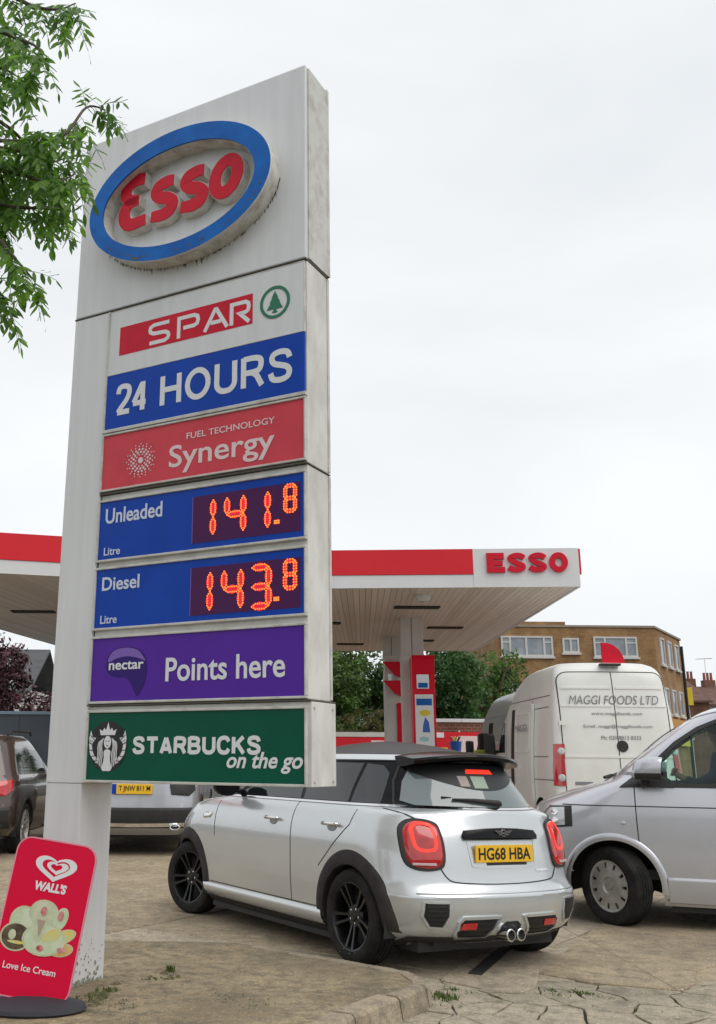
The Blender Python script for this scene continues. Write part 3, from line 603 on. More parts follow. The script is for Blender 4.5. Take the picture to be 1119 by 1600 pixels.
PD=mat('pole_dirt',(.34,.34,.28),.95,col2=(.17,.18,.12),vscale=30); rn=random.Random(13); mb=MB()
SIDEM=Matrix(((0,0,1,.2735),(1,0,0,0),(0,1,0,0),(0,0,0,1)))
for k in range(120):
    h=rn.random()**2.6; r_=rn.uniform(.003,.013)*(1.15-h); y0=IZ+.005+h*.26
    if rn.random()<.65: x0=rn.uniform(.012,D-.012); M_=SIDEM
    else: x0=rn.uniform(.02,.26); M_=plane_front(.0032)
    n5=rn.randrange(5,8); flat(mb,[(min(max(x0+r_*rn.uniform(.5,1.2)*math.cos(2*PI*i/n5),.006),.288 if M_ is SIDEM else .27),y0+r_*rn.uniform(.6,1.8)*math.sin(2*PI*i/n5)) for i in range(n5)],M_,.0004,.00001*k)
mb.build('base_dirt',PD,sign,kind='stuff')
# streaks of dirt under the oval
GR=mat('grime',(.17,.15,.12),.95)
rn=random.Random(9); mb=MB()
for i in range(150):
    a=rn.uniform(PI*1.08,PI*1.98); x=oc[0]+.70*math.cos(a); y=oc[1]+.457*math.sin(a); l=rn.uniform(.004,.020)*(1+1.2*(rn.random()<.12)); w=rn.uniform(.0015,.006)
    flat(mb,[(x-w,y+.006),(x-w*.3,y-l),(x+w*.3,y-l),(x+w,y+.006)],plane_front(-.0012),.0003)
mb.build('dirt_streaks',GR,sign,kind='stuff')
mb=MB()
for i in range(26):
    a=rn.uniform(PI*1.1,PI*1.95) if i else PI*1.32; x=oc[0]+.665*math.cos(a); y=oc[1]+.425*math.sin(a); r=rn.uniform(.003,.009)
    flat(mb,ell(x,y,r*1.6,r*.7,7,rn.random()),plane_front(-.1305),.0008)
flat(mb,[(.545,4.452),(.585,4.462),(.60,4.450),(.63,4.455),(.61,4.440),(.575,4.436)][::-1],plane_front(-.1305),.001)
mb.build('chips',GRIMEEDGE,ringo,kind='stuff')
# ================================================================ ICE CREAM BOARD
bp=atZ(48,1578,IZ)
ice=empty('pavement_sign',(bp.x,bp.y,IZ),-.06,'pink red ice cream board on a round rubber base, leaning beside the sign pole','pavement sign')
mb=MB(); mb.lathe([(0,0),(.28,0),(.30,.012),(.29,.03),(.20,.05),(.06,.065),(0,.065)],40,Matrix.Diagonal((.95,.62,1,1))); mb.build('rubber_base',BASEM,ice,smooth=50)
BM=Matrix.Translation((-.03,-.0,.045))@Matrix.Rotation(R(8.5),4,'Y')@Matrix.Rotation(R(-4),4,'X')
pw,ph=.212,.765
def bpos(poly,y0,y1): mb=MB(); mb.prism(poly,y0,y1,BM,None,'y'); return mb
out_=rrect(-pw,pw,0,ph,.07,6)
brd=bpos(out_,-.006,.006).build('board',REDB,ice)
mb=MB(); mb.ringprism(rrect(-pw-.006,pw+.006,-.0,ph+.006,.076,6),rrect(-pw+.001,pw-.001,.006,ph-.001,.07,6),-.0075,.0075,BM,None,'y'); mb.build('board_edge',mat('pink_edge',(.75,.25,.33),.4),brd)
BP=BM@plane_front(-.0065)@Matrix.Diagonal((.93,.825,1,1))
def heart(s,cx,cy,n=36):
    o=[]
    for i in range(n): t=2*PI*i/n; o.append((cx+s*1.12*math.copysign(abs(math.sin(t))**2.2,math.sin(t)),cy+s*.80*(.8125*math.cos(t)-.25*math.cos(2*t)-.10*math.cos(3*t)-.05*math.cos(4*t))))
    return o
mb=MB(); hc=(.012,.775)
mb.ringprism(heart(.108,*hc),heart(.072,*hc),0,.0015,BP,None,'z'); mb.ringprism(heart(.056,hc[0]+.010,hc[1]),heart(.030,hc[0]+.004,hc[1]+.001),0,.0015,BP,None,'z'); mb.build('heart_emblem',TXT,brd)
mb=MB(); text_mb(mb,"WALL'S",-.085,.098,.625,.682,BP,bold=.05,shear=.12); mb.build('lettering',TXT,brd)
mb=MB(); text_mb(mb,'Love Ice Cream',-.165,.135,.155,.195,BP,bold=.01); mb.build('lettering',TXT,brd)
# printed picture of ice creams
IC=[mat('print_cream',(.62,.62,.46),.5,col2=(.45,.52,.30),vscale=18),mat('print_mint',(.48,.60,.36),.5,col2=(.62,.66,.50),vscale=20),mat('print_chocolate',(.06,.035,.018),.5,col2=(.16,.12,.06),vscale=25),mat('print_yellow',(.70,.55,.10),.5,col2=(.55,.58,.30),vscale=30),mat('print_orange',(.62,.30,.08),.5,col2=(.66,.5,.22),vscale=20),mat('print_strawberry',(.45,.04,.05),.5,col2=(.65,.4,.35),vscale=30)]
mb=MB(); z=0
for x,y,a,b,rot,k in ((-.10,.43,.075,.085,.2,1),(-.13,.34,.08,.075,0,2),(-.0,.50,.075,.07,0,0),(.10,.48,.035,.065,-.25,1),(.13,.38,.075,.035,.55,3),(.14,.31,.06,.035,.3,4),(.03,.35,.11,.085,.1,1),(-.005,.42,.03,.085,0,0),(.07,.38,.055,.03,.7,3)):
    for kk,(sc_,mm) in enumerate(((1.12,IC[0]),(1,IC[k]))):
        z+=.00025; pts=[(x+sc_*(a*math.cos(t)*math.cos(rot)-b*math.sin(t)*math.sin(rot)),y+sc_*(a*math.cos(t)*math.sin(rot)+b*math.sin(t)*math.cos(rot))) for t in [2*PI*i/22 for i in range(22)]]; flat(mb,pts,BP,.0002,z,mm)
for x,y,a,b,k in ((.0,.51,.018,.028,5),(.10,.50,.016,.03,5),(-.15,.35,.022,.03,0),(.02,.30,.02,.018,5),(.14,.31,.025,.014,5),(-.12,.31,.05,.01,3)):
    z+=.00025; flat(mb,ell(x,y,a,b,14),BP,.0002,z,IC[k])
flat(mb,[(-.025,.46),(.02,.46),(.0,.36)][::-1],BP,.0002,z+.0004,mat('print_cone',(.40,.30,.22),.5))
mb.build('ice_cream_print',None,brd)
# ================================================================ VEHICLES
class Shape:
    """body as stacked horizontal outlines; every level: z,xr,xf,w,Lr,nr,Lf,nf"""
    def __init__(s,lv,barrel=.02): s.lv=sorted(lv); s.z=[l[0] for l in s.lv]; s.barrel=barrel
    def at(s,z):
        L_=s.lv; z=min(max(z,s.z[0]),s.z[-1]); i=0
        while i<len(L_)-2 and z>s.z[i+1]: i+=1
        h=s.z[i+1]-s.z[i]; t=(z-s.z[i])/h; o=[]
        for k in range(1,8):
            d=(L_[i+1][k]-L_[i][k])/h
            def m(j):
                if j<=0 or j>=len(L_)-1: return d
                a=(L_[j][k]-L_[j-1][k])/(s.z[j]-s.z[j-1]); b=(L_[j+1][k]-L_[j][k])/(s.z[j+1]-s.z[j])
                return 0 if a*b<=0 else 2*a*b/(a+b)
            m0,m1=m(i),m(i+1); o.append((2*t**3-3*t*t+1)*L_[i][k]+(t**3-2*t*t+t)*h*m0+(-2*t**3+3*t*t)*L_[i+1][k]+(t**3-t*t)*h*m1)
        return o
    def bar(s,x,xr,xf): m=(xr+xf)/2; h=(xf-xr)/2; return 1-s.barrel*((x-m)/h)**2
    def side(s,x,z):
        xr,xf,w,Lr,nr,Lf,nf=s.at(z); b=s.bar(x,xr,xf)
        if x<xr+Lr: return w*b*max(0,1-min(1,(xr+Lr-x)/Lr)**nr)**(1/nr)
        if x>xf-Lf: return w*b*max(0,1-min(1,(x-xf+Lf)/Lf)**nf)**(1/nf)
        return w*b
    def rear(s,y,z):
        xr,xf,w,Lr,nr,Lf,nf=s.at(z); return xr+Lr-Lr*max(0,1-min(1,abs(y)/w)**nr)**(1/nr)
    def front(s,y,z):
        xr,xf,w,Lr,nr,Lf,nf=s.at(z); return xf-Lf+Lf*max(0,1-min(1,abs(y)/w)**nf)**(1/nf)
    def outline(s,z,nc=22,ns=70,x0=None,x1=None):
        xr,xf,w,Lr,nr,Lf,nf=s.at(z); P=[]
        def quarter(n_,L_,):
            raw=[(1-math.cos(a)**(2/n_),math.sin(a)**(2/n_)) for a in [PI/2*i/400 for i in range(401)]]; raw=[(u*L_,v*w) for u,v in raw]
            d=[0]
            for a,b in zip(raw,raw[1:]): d.append(d[-1]+math.hypot(a[0]-b[0],a[1]-b[1]))
            o=[];j=0
            for i in range(nc):
                t=d[-1]*i/nc
                while d[j+1]<t: j+=1
                k=(t-d[j])/(d[j+1]-d[j]+1e-9); o.append((raw[j][0]+(raw[j+1][0]-raw[j][0])*k,raw[j][1]+(raw[j+1][1]-raw[j][1])*k))
            return o
        h=[(xr+u,v) for u,v in quarter(nr,Lr)]+[(xr+Lr+(xf-Lf-xr-Lr)*i/ns,w) for i in range(ns)]+[(xf-u,v) for u,v in ([(Lf,w)]+quarter(nf,Lf)[::-1])]
        h=[(x,y*s.bar(x,xr,xf)) for x,y in h]
        return h+[(x,-y) for x,y in h[1:-1][::-1]]
    def shell(s,z0,z1,n,arches=(),cap=None,crown=0,holes=None,extra=()):
        zs=sorted(set([round(z0+(z1-z0)*i/n,4) for i in range(n+1)]+[round(e,4) for e in extra])); mb=MB(); v=[];rows=[]
        for z in zs:
            o=s.outline(z); rows.append(len(v)); v+=[[x,y,z] for x,y in o]
        m=len(o)
        for (ax,az,ar) in arches:
            for p in v:
                r=math.hypot(p[0]-ax,p[2]-az)
                if abs(p[1])>.45 and ar-.035<r<ar: p[0]=ax+(p[0]-ax)/r*ar; p[2]=az+(p[2]-az)/r*ar
        f=[]
        for i in range(len(zs)-1):
            for k in range(m):
                q=[rows[i]+k,rows[i]+(k+1)%m,rows[i+1]+(k+1)%m,rows[i+1]+k]
                c=[sum(v[j][a] for j in q)/4 for a in range(3)]
                if any(math.hypot(c[0]-ax,c[2]-az)<ar and abs(c[1])>.45 for ax,az,ar in arches): continue
                if holes and holes(c): continue
                f.append(q[::-1])
        if cap:
            base=rows[-1]; prev=list(range(base,base+m)); o=s.outline(zs[-1]); cx_=sum(p[0] for p in o)/m
            for t in (.97,.93,.85,.7,.5,.25,.03):
                st=len(v); h=crown*(1-t**cap)
                v+=[[cx_+(x-cx_)*t,y*t,zs[-1]+h] for x,y in o]; cur=list(range(st,st+m))
                for k in range(m): f.append([prev[k],prev[(k+1)%m],cur[(k+1)%m],cur[k]][::-1])
                prev=cur
            f.append(prev[::-1])
        return mb.add(v,f)
def pip(p,poly):
    c=False;j=len(poly)-1
    for i in range(len(poly)):
        (xi,yi),(xj,yj)=poly[i],poly[j]
        if (yi>p[1])!=(yj>p[1]) and p[0]<(xj-xi)*(p[1]-yi)/(yj-yi)+xi: c=not c
        j=i
    return c
def densify(poly,d=.03,closed=True):
    o=[]
    for i in range(len(poly) if closed else len(poly)-1):
        a,b=poly[i],poly[(i+1)%len(poly)]; k=max(1,int(math.hypot(a[0]-b[0],a[1]-b[1])/d)); o+=[(a[0]+(b[0]-a[0])*t/k,a[1]+(b[1]-a[1])*t/k) for t in range(k)]
    if not closed:o.append(poly[-1])
    return o
def mapper(sh,face,sgn=1):
    if face=='side': return lambda a,b,o:(a,sgn*(sh.side(a,b)+o),b)
    if face=='rear': return lambda a,b,o:(sh.rear(a,b)-o,a,b)
    return lambda a,b,o:(sh.front(a,b)+o,a,b)
def patch(mb,f,poly,off=.004,dome=0,skirt=.02,rings=6,flip=False,m=None,smooth=None):
    P=[(p[0],p[1]) for p in (catmull(poly,smooth,True) if smooth else poly)]; P=densify(P,.035)
    n=len(P); cx_=sum(p[0] for p in P)/n; cy_=sum(p[1] for p in P)/n; v=[f(a,b,off-skirt) for a,b in P]; 
    for r in range(rings):
        t=1-r/rings; h=off+dome*(1-t**3)
        v+=[f(cx_+(a-cx_)*t,cy_+(b-cy_)*t,h) for a,b in P]
    v.append(f(cx_,cy_,off+dome)); q=[]
    for r in range(rings):
        for i in range(n): q.append([r*n+i,r*n+(i+1)%n,(r+1)*n+(i+1)%n,(r+1)*n+i])
    q+=[[rings*n+i,rings*n+(i+1)%n,(rings+1)*n] for i in range(n)]
    if flip: q=[a[::-1] for a in q]
    return mb.add(v,q,None,m)
def strip(mb,f,pts,w=.006,off=.002,m=None,smooth=0,closed=False,dens=.03):
    P=catmull(pts,smooth,closed) if smooth else [Vector((*p,0)) for p in densify(pts,dens,closed)]
    n=len(P); v=[]
    for i,p in enumerate(P):
        a=P[(i-1)%n] if closed else P[max(i-1,0)]; b=P[(i+1)%n] if closed else P[min(i+1,n-1)]
        t=(b-a); t=t.normalized() if t.length>0 else Vector((1,0,0)); nn=Vector((-t.y,t.x,0))*w/2
        v+=[f((p+nn).x,(p+nn).y,-.004),f((p+nn).x,(p+nn).y,off),f((p-nn).x,(p-nn).y,off),f((p-nn).x,(p-nn).y,-.004)]
    q=[]
    for i in range(n if closed else n-1):
        j=(i+1)%n
        for k in range(3): q.append([i*4+k,j*4+k,j*4+k+1,i*4+k+1])
    return mb.add(v,q,None,m)
def wheel(parent,x,y,r,w,sgn,steer=0,style='alloy',rim_r=None,m=RIMB):
    """tyre mesh named wheel with rim child; axis along y, outer face on sgn side"""
    rim_r=rim_r or r*.70; Mx=Matrix.Translation((x,y,r))@Matrix.Rotation(steer,4,'Z')@Matrix.Rotation(-sgn*PI/2,4,'X')
    h=w/2; mb=MB()
    prof=[(rim_r-.012,-h*.8),(rim_r+.01,-h*.92),(r*.86,-h*1.0),(r*.94,-h*.93),(r*.985,-h*.72)]
    for k in (-.45,-.15,.15,.45): prof+=[(r,h*k*1.0-.018*1),(r-.008,h*k-.016),(r-.008,h*k-.008),(r,h*k-.006)] if 0 else [(r,h*k-.014),(r-.007,h*k-.011),(r-.007,h*k-.003),(r,h*k)]
    prof+=[(r*.985,h*.72),(r*.94,h*.93),(r*.90,h*.97),(r*.86,h*1.0),(rim_r+.012,h*.95),(rim_r+.002,h*.88),(rim_r-.012,h*.8)]
    mb.lathe(prof,56,Mx); t=mb.build('wheel',TYRE,parent,smooth=35)
    rb=MB(); rb.lathe([(rim_r-.02,-h*.7),(rim_r-.02,h*.55),(rim_r-.006,h*.9),(rim_r+.004,h*.93),(rim_r+.004,h*.86)],56,Mx); 
    rb.lathe([(.001,-h*.1),(rim_r-.02,-h*.2)],40,Mx,BLACK)
    rb.mats=[m,BLACK]; rb.mi=[0]*(56*4)+[1]*40
    if style=='alloy':
        for k in range(5):
            for s in (-1,1):
                a=2*PI*k/5+s*.26+.2; a2=2*PI*k/5+s*.165+.2; w2=.017
                p0=Vector((math.cos(a)*.06,math.sin(a)*.06,0)); p1=Vector((math.cos(a2)*(rim_r-.008),math.sin(a2)*(rim_r-.008),0)); d=(p1-p0).normalized(); nn=Vector((-d.y,d.x,0))
                v=[]
                for p,hh,ww in ((p0,h*.62,w2*.8),(p0.lerp(p1,.5),h*.72,w2*.75),(p1,h*.86,w2*1.2)):
                    for o_,z in ((-ww,hh-.03),(-ww*.6,hh),(ww*.6,hh),(ww,hh-.03)): v.append(tuple(p+nn*o_+Vector((0,0,z))))
                rb.add(v,[[i*4+k2,(i+1)*4+k2,(i+1)*4+k2+1,i*4+k2+1][::-1] for i in range(2) for k2 in range(3)]+[[8,9,10,11]],Mx); rb.mi[-7:]=[0]*7
        rb.lathe([(0,h*.72),(.028,h*.71),(.034,h*.62),(.07,h*.60),(.085,h*.45)],24,Mx); rb.mi[-24*4:]=[0]*96
        ro=rb.build('rim',None,t,smooth=40)
        nb=MB()
        for k in range(5): a=2*PI*k/5+.5; nb.lathe([(0,h*.63),(.007,h*.63),(.009,h*.55)],8,Mx@Matrix.Translation((.048*math.cos(a),.048*math.sin(a),0)))
        nb.build('wheel_bolts',CHROME,t,smooth=True)
    else:
        ro=rb.build('rim',None,t,smooth=40); cb=MB(); r0=rim_r*.66; r1=rim_r*.88; hz=h*.80; n=11
        cb.lathe([(0,hz+.0),(.030,hz-.001),(.034,hz-.010),(.065,hz-.012),(.075,hz+.004),(r0*.9,hz+.010),(r0,hz+.007),(r0+.002,hz-.02)],55,Mx)
        cb.lathe([(r1,hz-.02),(r1,hz+.004),(rim_r*.97,hz+.010),(rim_r+.006,hz+.002),(rim_r+.008,hz-.03)],55,Mx)
        for k in range(n):
            a0=2*PI*k/n; da=2*PI/n*.37; v=[]
            for i in range(5):
                a=a0-da+2*da*i/4
                for rr,zz in ((r0,hz+.007),(r1,hz+.004)): v.append((rr*math.cos(a),rr*math.sin(a),zz))
            v+=[(p[0],p[1],p[2]-.02) for p in v]
            cb.add(v,[[2*i,2*i+1,2*i+3,2*i+2] for i in range(4)]+[[0,10,11,1],[8,9,19,18]],Mx)
        cb.build('wheel_cover',HUBC,t,smooth=35)
    return t
def liner(parent,x,z,r,yi,yo,sgn):
    mb=MB(); n=20; v=[]
    for i in range(n+1):
        a=-.25+(PI+.5)*i/n
        for y in (yo,yi): v.append((x+r*math.cos(a),sgn*y,z+r*math.sin(a)))
    v.append((x,sgn*yi,z)); f=[[2*i,2*i+1,2*i+3,2*i+2] for i in range(n)]+[[2*i+1,len(v)-1,2*i+3] for i in range(n)]
    mb.add(v,f).build('arch_liner',GAPM,parent)
def flare(mb,sh,x,z,r,w,sgn,a0=-.12,a1=PI+.12,proud=.018,inn=.03):
    n=36; v=[]
    for i in range(n+1):
        a=a0+(a1-a0)*i/n; c,s=math.cos(a),math.sin(a)
        for rr,o in ((r-.012,-inn-.04),(r-.012,proud*.7),(r+.012,proud),(r+w*.7,proud*.85),(r+w,.0),(r+w+.002,-.015)):
            X,Z=x+rr*c,z+rr*s; v.append((X,sgn*(sh.side(X,max(Z,sh.z[0]))+o),Z))
    f=[[i*6+k,(i+1)*6+k,(i+1)*6+k+1,i*6+k+1] for i in range(n) for k in range(5)]
    f+=[[0,1,2,3,4,5],[n*6+k for k in range(5,-1,-1)]]
    if sgn>0: f=[q[::-1] for q in f]
    return mb.add(v,f)
def place(o,h,lab,cat,group=None,roll=0,z=0,name='parked_car'):
    e=empty(name,(o[0],o[1],z),0,lab,cat,group); e.rotation_euler=(roll,0,h); return e
REARM=lambda x,ya=0,z=0:Matrix(((0,0,-1,x),(-1,0,0,ya),(0,1,0,z),(0,0,0,1)))
# ---------------------------------------------------------------- silver hatchback
def hatchback():
    o=Vector((1.309,7.489)); h=2.094
    # tilted by a little over a degree: the forecourt falls away to the right
    c=place((o.x,o.y),h,'silver grey hatchback with black wheels and twin central exhausts, nearest car behind the sign','car',roll=R(-1.3)*-1,z=-.016)
    c.rotation_euler=(Matrix.Rotation(h,4,'Z')@Matrix.Rotation(R(1.3),4,'X')).to_euler()
    sh=Shape([(.17,-.46,3.12,.76,.5,2.6,.8,2.4),(.235,-.60,3.24,.815,.5,2.7,.8,2.3),(.30,-.655,3.30,.842,.52,2.8,.85,2.2),(.44,-.682,3.33,.856,.52,2.9,.85,2.2),(.485,-.682,3.33,.860,.52,2.9,.85,2.2),(.51,-.662,3.33,.861,.5,2.8,.85,2.2),(.56,-.632,3.32,.863,.5,2.7,.85,2.2),(.75,-.605,3.27,.864,.5,2.6,.85,2.2),(.86,-.583,3.14,.856,.5,2.5,.8,2.2),(.93,-.562,2.98,.838,.5,2.4,.7,2.3),(.985,-.545,2.62,.812,.5,2.4,.45,2.6),(1.02,-.535,2.22,.783,.62,2.2,.3,3),(1.04,-.52,2.12,.765,.70,2.1,.3,3),(1.12,-.475,2.00,.738,.75,2.05,.4,2.8),(1.22,-.415,1.86,.702,.78,2.0,.45,2.6),(1.30,-.36,1.72,.672,.80,2.0,.5,2.5),(1.335,-.33,1.64,.655,.80,2.0,.5,2.5),(1.362,-.285,1.54,.625,.8,2.0,.5,2.4),(1.385,-.21,1.42,.575,.7,2.0,.5,2.3)],.018)
    ar=((0,.305,.352),(2.567,.305,.352))
    body=sh.shell(.17,1.035,40,ar,extra=(.485,.51,.985)).build('body',SILV,c,smooth=28)
    gh=sh.shell(1.035,1.335,12).build('pillars',GLOSSB,c,smooth=40)
    rf=sh.shell(1.335,1.385,5).build('roof_rail',SILV,c,smooth=True)
    rf=sh.shell(1.384,1.386,1,cap=1.7,crown=.115).build('roof',ROOFB,c,smooth=True)
    MB().box(.36,2.2,-.76,.76,.115,.20).build('underbody_shade_box',GAPM,c); MB().box(-.42,2.9,-.60,.60,.13,.20).build('underbody',GAPM,c)  # wide low side box added to darken the ground under the car
    MB().box(-.46,.2,-.50,.50,.17,.40).build('rear_underbody',GAPM,c)
    for sx,st in ((0,0),(2.567,R(15))):
        for sg in (1,-1):
            wheel(c,sx,sg*.752,.308,.205,sg,st); liner(c,sx,.305,.365,.45,.83,sg)
            mb=MB(); flare(mb,sh,sx,.305,.345,.085,sg); mb.build('wheel_arch',CLAD,c,smooth=50)
    for sg in (1,-1):
        fs=mapper(sh,'side',sg); fl=sg<0
        # sill
        mb=MB(); poly=[(.36,.20),(.40,.275),(2.10,.305),(2.16,.20)]
        v=[];n=24
        for i in range(n+1):
            x=.355+1.86*i/n
            for z,o_ in ((.315,.0),(.30,.022),(.25,.030),(.205,.022),(.17,-.02)): v.append(fs(x,z,o_))
        f=[[i*5+k,(i+1)*5+k,(i+1)*5+k+1,i*5+k+1] for i in range(n) for k in range(4)]
        mb.add(v,f if sg<0 else [q[::-1] for q in f]).build('sill',SILV,c,smooth=True)
        mb=MB(); v=[]
        for i in range(n+1):
            x=.355+1.86*i/n
            for z,o_ in ((.205,.024),(.18,.020),(.15,-.0),(.14,-.05)): v.append(fs(x,z,o_))
        f=[[i*4+k,(i+1)*4+k,(i+1)*4+k+1,i*4+k+1] for i in range(n) for k in range(3)]
        mb.add(v,f).build('sill_trim',CLAD,c,smooth=True)
        # windows
        for nm,poly in (('front_window',[(.79,1.048),(1.92,1.048),(1.80,1.16),(1.60,1.312),(.79,1.322)]),('rear_window',[(.155,1.048),(.745,1.048),(.745,1.322),(.155,1.318)]),('quarter_window',[(-.125,1.048),(.125,1.048),(.125,1.316),(.0,1.305),(-.07,1.25)])):
            mb=MB(); patch(mb,fs,poly,.003,0,.01,flip=fl); mb.build(nm,TINT,c,smooth=30)
        mb=MB(); strip(mb,fs,[(-.36,1.036),(1.98,1.036)],.014,.008); mb.build('belt_trim',CHROME,c)
        mb=MB(); strip(mb,fs,[(-.25,1.340),(1.55,1.338)],.010,.007); mb.build('roof_drip_rail',GLOSSB,c)
        # door seams
        mb=MB()
        for pts in ([(.772,1.03),(.775,.80),(.765,.50),(.765,.318)],[(-.02,1.03),(.02,.90),(.20,.76),(.385,.60)],[(2.03,1.02),(2.04,.80),(2.03,.70)],[(.42,.322),(2.12,.322)]):
            strip(mb,fs,pts,.007,.0016)
        mb.build('door_seams',GAPM,c,kind='stuff')
        # handles
        for x in (1.04,.225):
            mb=MB(); patch(mb,fs,[(x+.06*math.cos(a)*1.0,.872+.030*math.sin(a)) for a in [2*PI*i/14 for i in range(14)]],.0012,0,.004,flip=fl); mb.build('handle_recess',mat('recess',(.25,.26,.27),.4,.5) if 'recess' not in MATS else MATS['recess'],c,smooth=True)
            mb=MB(); mb.tube([fs(x-.09,.893,.008),fs(x-.075,.893,.034),fs(x+.0,.895,.042),fs(x+.075,.893,.036),fs(x+.095,.893,.008)],[.010,.014,.014,.014,.010],8); mb.build('door_handle',CHROME,c,smooth=True)
        # indicator side scuttle
        mb=MB(); patch(mb,fs,[(2.10,.88),(2.20,.885),(2.27,.865),(2.25,.83),(2.14,.84)],.008,.004,.02,flip=fl); mb.build('side_repeater',CHROME,c,smooth=True)
        # mirror
        mb=MB(); mb.tube([fs(1.74,1.06,-.01),fs(1.75,1.075,.06),fs(1.77,1.09,.10)],[.03,.022,.03],8)
        mb.build('mirror_arm',GLOSSB,c,smooth=True)
        mb=MB(); yy=sg*(sh.side(1.76,1.08)+.17)
        mb.lathe([(0,-.075),(.05,-.07),(.078,-.04),(.088,.0),(.085,.045),(.078,.055),(.0,.05)],20,Matrix.Translation((1.76,yy,1.115))@Matrix.Diagonal((1,1.35,1,1))@Matrix.Rotation(-PI/2,4,'Y')); mb.build('mirror',GLOSSB,c,smooth=50)
    fr=mapper(sh,'rear')
    # rear glass
    mb=MB(); patch(mb,fr,[(-.54,1.045),(0,1.038),(.54,1.045),(.595,1.07),(.525,1.20),(.455,1.29),(0,1.315),(-.455,1.29),(-.525,1.20),(-.595,1.07)],.004,0,.01,rings=8); gl=mb.build('rear_screen',TINTR,c,smooth=30)
    mb=MB(); top=[(.60,1.27),(.56,1.31),(0,1.33),(-.56,1.31),(-.60,1.27)]; bot=[(-.50,1.235),(-.34,1.18),(-.15,1.152),(0,1.148),(.15,1.152),(.34,1.18),(.50,1.235)]
    v=[];n=24
    for i in range(n+1):
        y=-.47+.94*i/n; zb=1.150+.115*(abs(y)/.47)**2.0; zt=1.325-.02*abs(y)
        for k in range(5): z=zb+(zt-zb)*k/4; v.append(fr(y,z,.007))
    mb.add(v,[[i*5+k,(i+1)*5+k,(i+1)*5+k+1,i*5+k+1] for i in range(n) for k in range(4)]).build('frit_and_reflection',BLACK,gl,smooth=True)  # black band: screen frit, with the spoiler's reflection painted into it
    mb=MB(); patch(mb,fr,[(-.125,1.262),(.125,1.262),(.11,1.292),(-.11,1.292)],.011,0,.01); mb.build('high_brake_light',TAILB,gl)
    mb=MB(); patch(mb,fr,[(-.02,1.165),(.10,1.165),(.10,1.245),(-.02,1.245)],.0085,0,.003); mb.build('screen_sticker',mat('sticker',(.30,.38,.30),.4),gl)
    mb=MB(); patch(mb,fr,[(.13,1.175),(.20,1.175),(.20,1.245),(.13,1.245)],.0085,0,.003); mb.build('screen_sticker',mat('sticker_pale',(.34,.28,.25),.4),gl)
    # C pillar panels and seams beside the screen
    mb=MB(); strip(mb,fr,[(.635,1.045),(.565,1.20),(.49,1.31)],.008,.002); strip(mb,fr,[(-.635,1.045),(-.565,1.20),(-.49,1.31)],.008,.002); mb.build('tailgate_gap',GAPM,c,kind='stuff')
    mb=MB(); strip(mb,fr,[(.70,1.036),(0,1.030),(-.70,1.036)],.013,.006); mb.build('belt_trim',CHROME,c)
    # spoiler
    mb=MB(); v=[];n=26
    for i in range(n+1):
        y=-.49+.98*i/n; e=(abs(y)/.49)**2.2; xb=-.470+.20*e; z0=1.392-.040*(abs(y)/.49)**2.2
        for x,z in ((-.10+.06*e,z0+.026-.006*e),(xb+.15,z0+.020),(xb+.012,z0+.002),(xb,z0-.014),(xb+.014,z0-.034),(xb+.12,z0-.050),(xb+.2,z0-.052)): v.append((x,y,z))
    m7=7; f=[[i*m7+k,i*m7+k+1,(i+1)*m7+k+1,(i+1)*m7+k] for i in range(n) for k in range(m7-1)]+[[k for k in range(m7)][::-1],[n*m7+k for k in range(m7)]]
    mb.add(v,f).build('roof_spoiler',GLOSSB,c,smooth=35)
    # wiper
    mb=MB(); mb.tube([fr(-.06,1.062,.012),fr(-.04,1.07,.035),fr(.16,1.085,.026),fr(.31,1.088,.02)],[.020,.018,.012,.007],8); mb.tube([fr(-.02,1.075,.014),fr(.37,1.10,.012)],.008,6); mb.build('rear_wiper',PLAST,c,smooth=True)
    # handle bar + badge
    mb=MB(); patch(mb,fr,[(-.325,.835),(.325,.835),(.335,.86),(.31,.893),(.15,.905),(0,.909),(-.15,.905),(-.31,.893),(-.335,.86)],.022,.004,.03); hb=mb.build('tailgate_handle',GLOSSB,c,smooth=35)
    B_=REARM(sh.rear(0,.875)-.031,0,.877); mb=MB(); mb.ringprism(ell(0,0,.024,.024,20),ell(0,0,.017,.017,20),0,.004,B_,None,'z')
    for s in (1,-1):
        for k in range(3): flat(mb,([(s*.022,.013-.010*k),(s*(.078-.016*k),.018-.012*k),(s*(.074-.016*k),.011-.012*k),(s*.022,.007-.010*k)])[::(-1 if s>0 else 1)],B_,.004)
    flat(mb,rrect(-.014,.014,-.005,.005,.002,2),B_,.003); mb.build('winged_badge',CHROME,hb)
    # plate recess and plate
    mb=MB(); strip(mb,fr,[(.30,.825),(.285,.70),(.25,.665),(0,.655),(-.25,.665),(-.285,.70),(-.30,.825)],.010,.003,smooth=4); mb.build('plate_surround',SILV,c)
    xp=sh.rear(0,.745)-.012; mb=MB(); mb.box(xp,xp+.012,-.26,.26,.690,.801); pl=mb.build('number_plate',YEL,c,bevel=.003)
    mb=MB(); text_mb(mb,'HG68 HBA',-.235,.235,-.0395,.0395,REARM(xp-.0003,0,.7455),bold=.02,thick=.0012,spacing=1.0); mb.build('plate_lettering',BLACK,pl)
    mb=MB(); mb.box(xp+.002,xp+.03,-.2,.16,.672,.690); mb.build('plate_light_strip',PLAST,pl)
    mb=MB(); patch(mb,fr,[(-.42,.628),(-.29,.628),(-.29,.642),(-.42,.642)],.004,0,.006); mb.build('small_badge',CHROME,c)
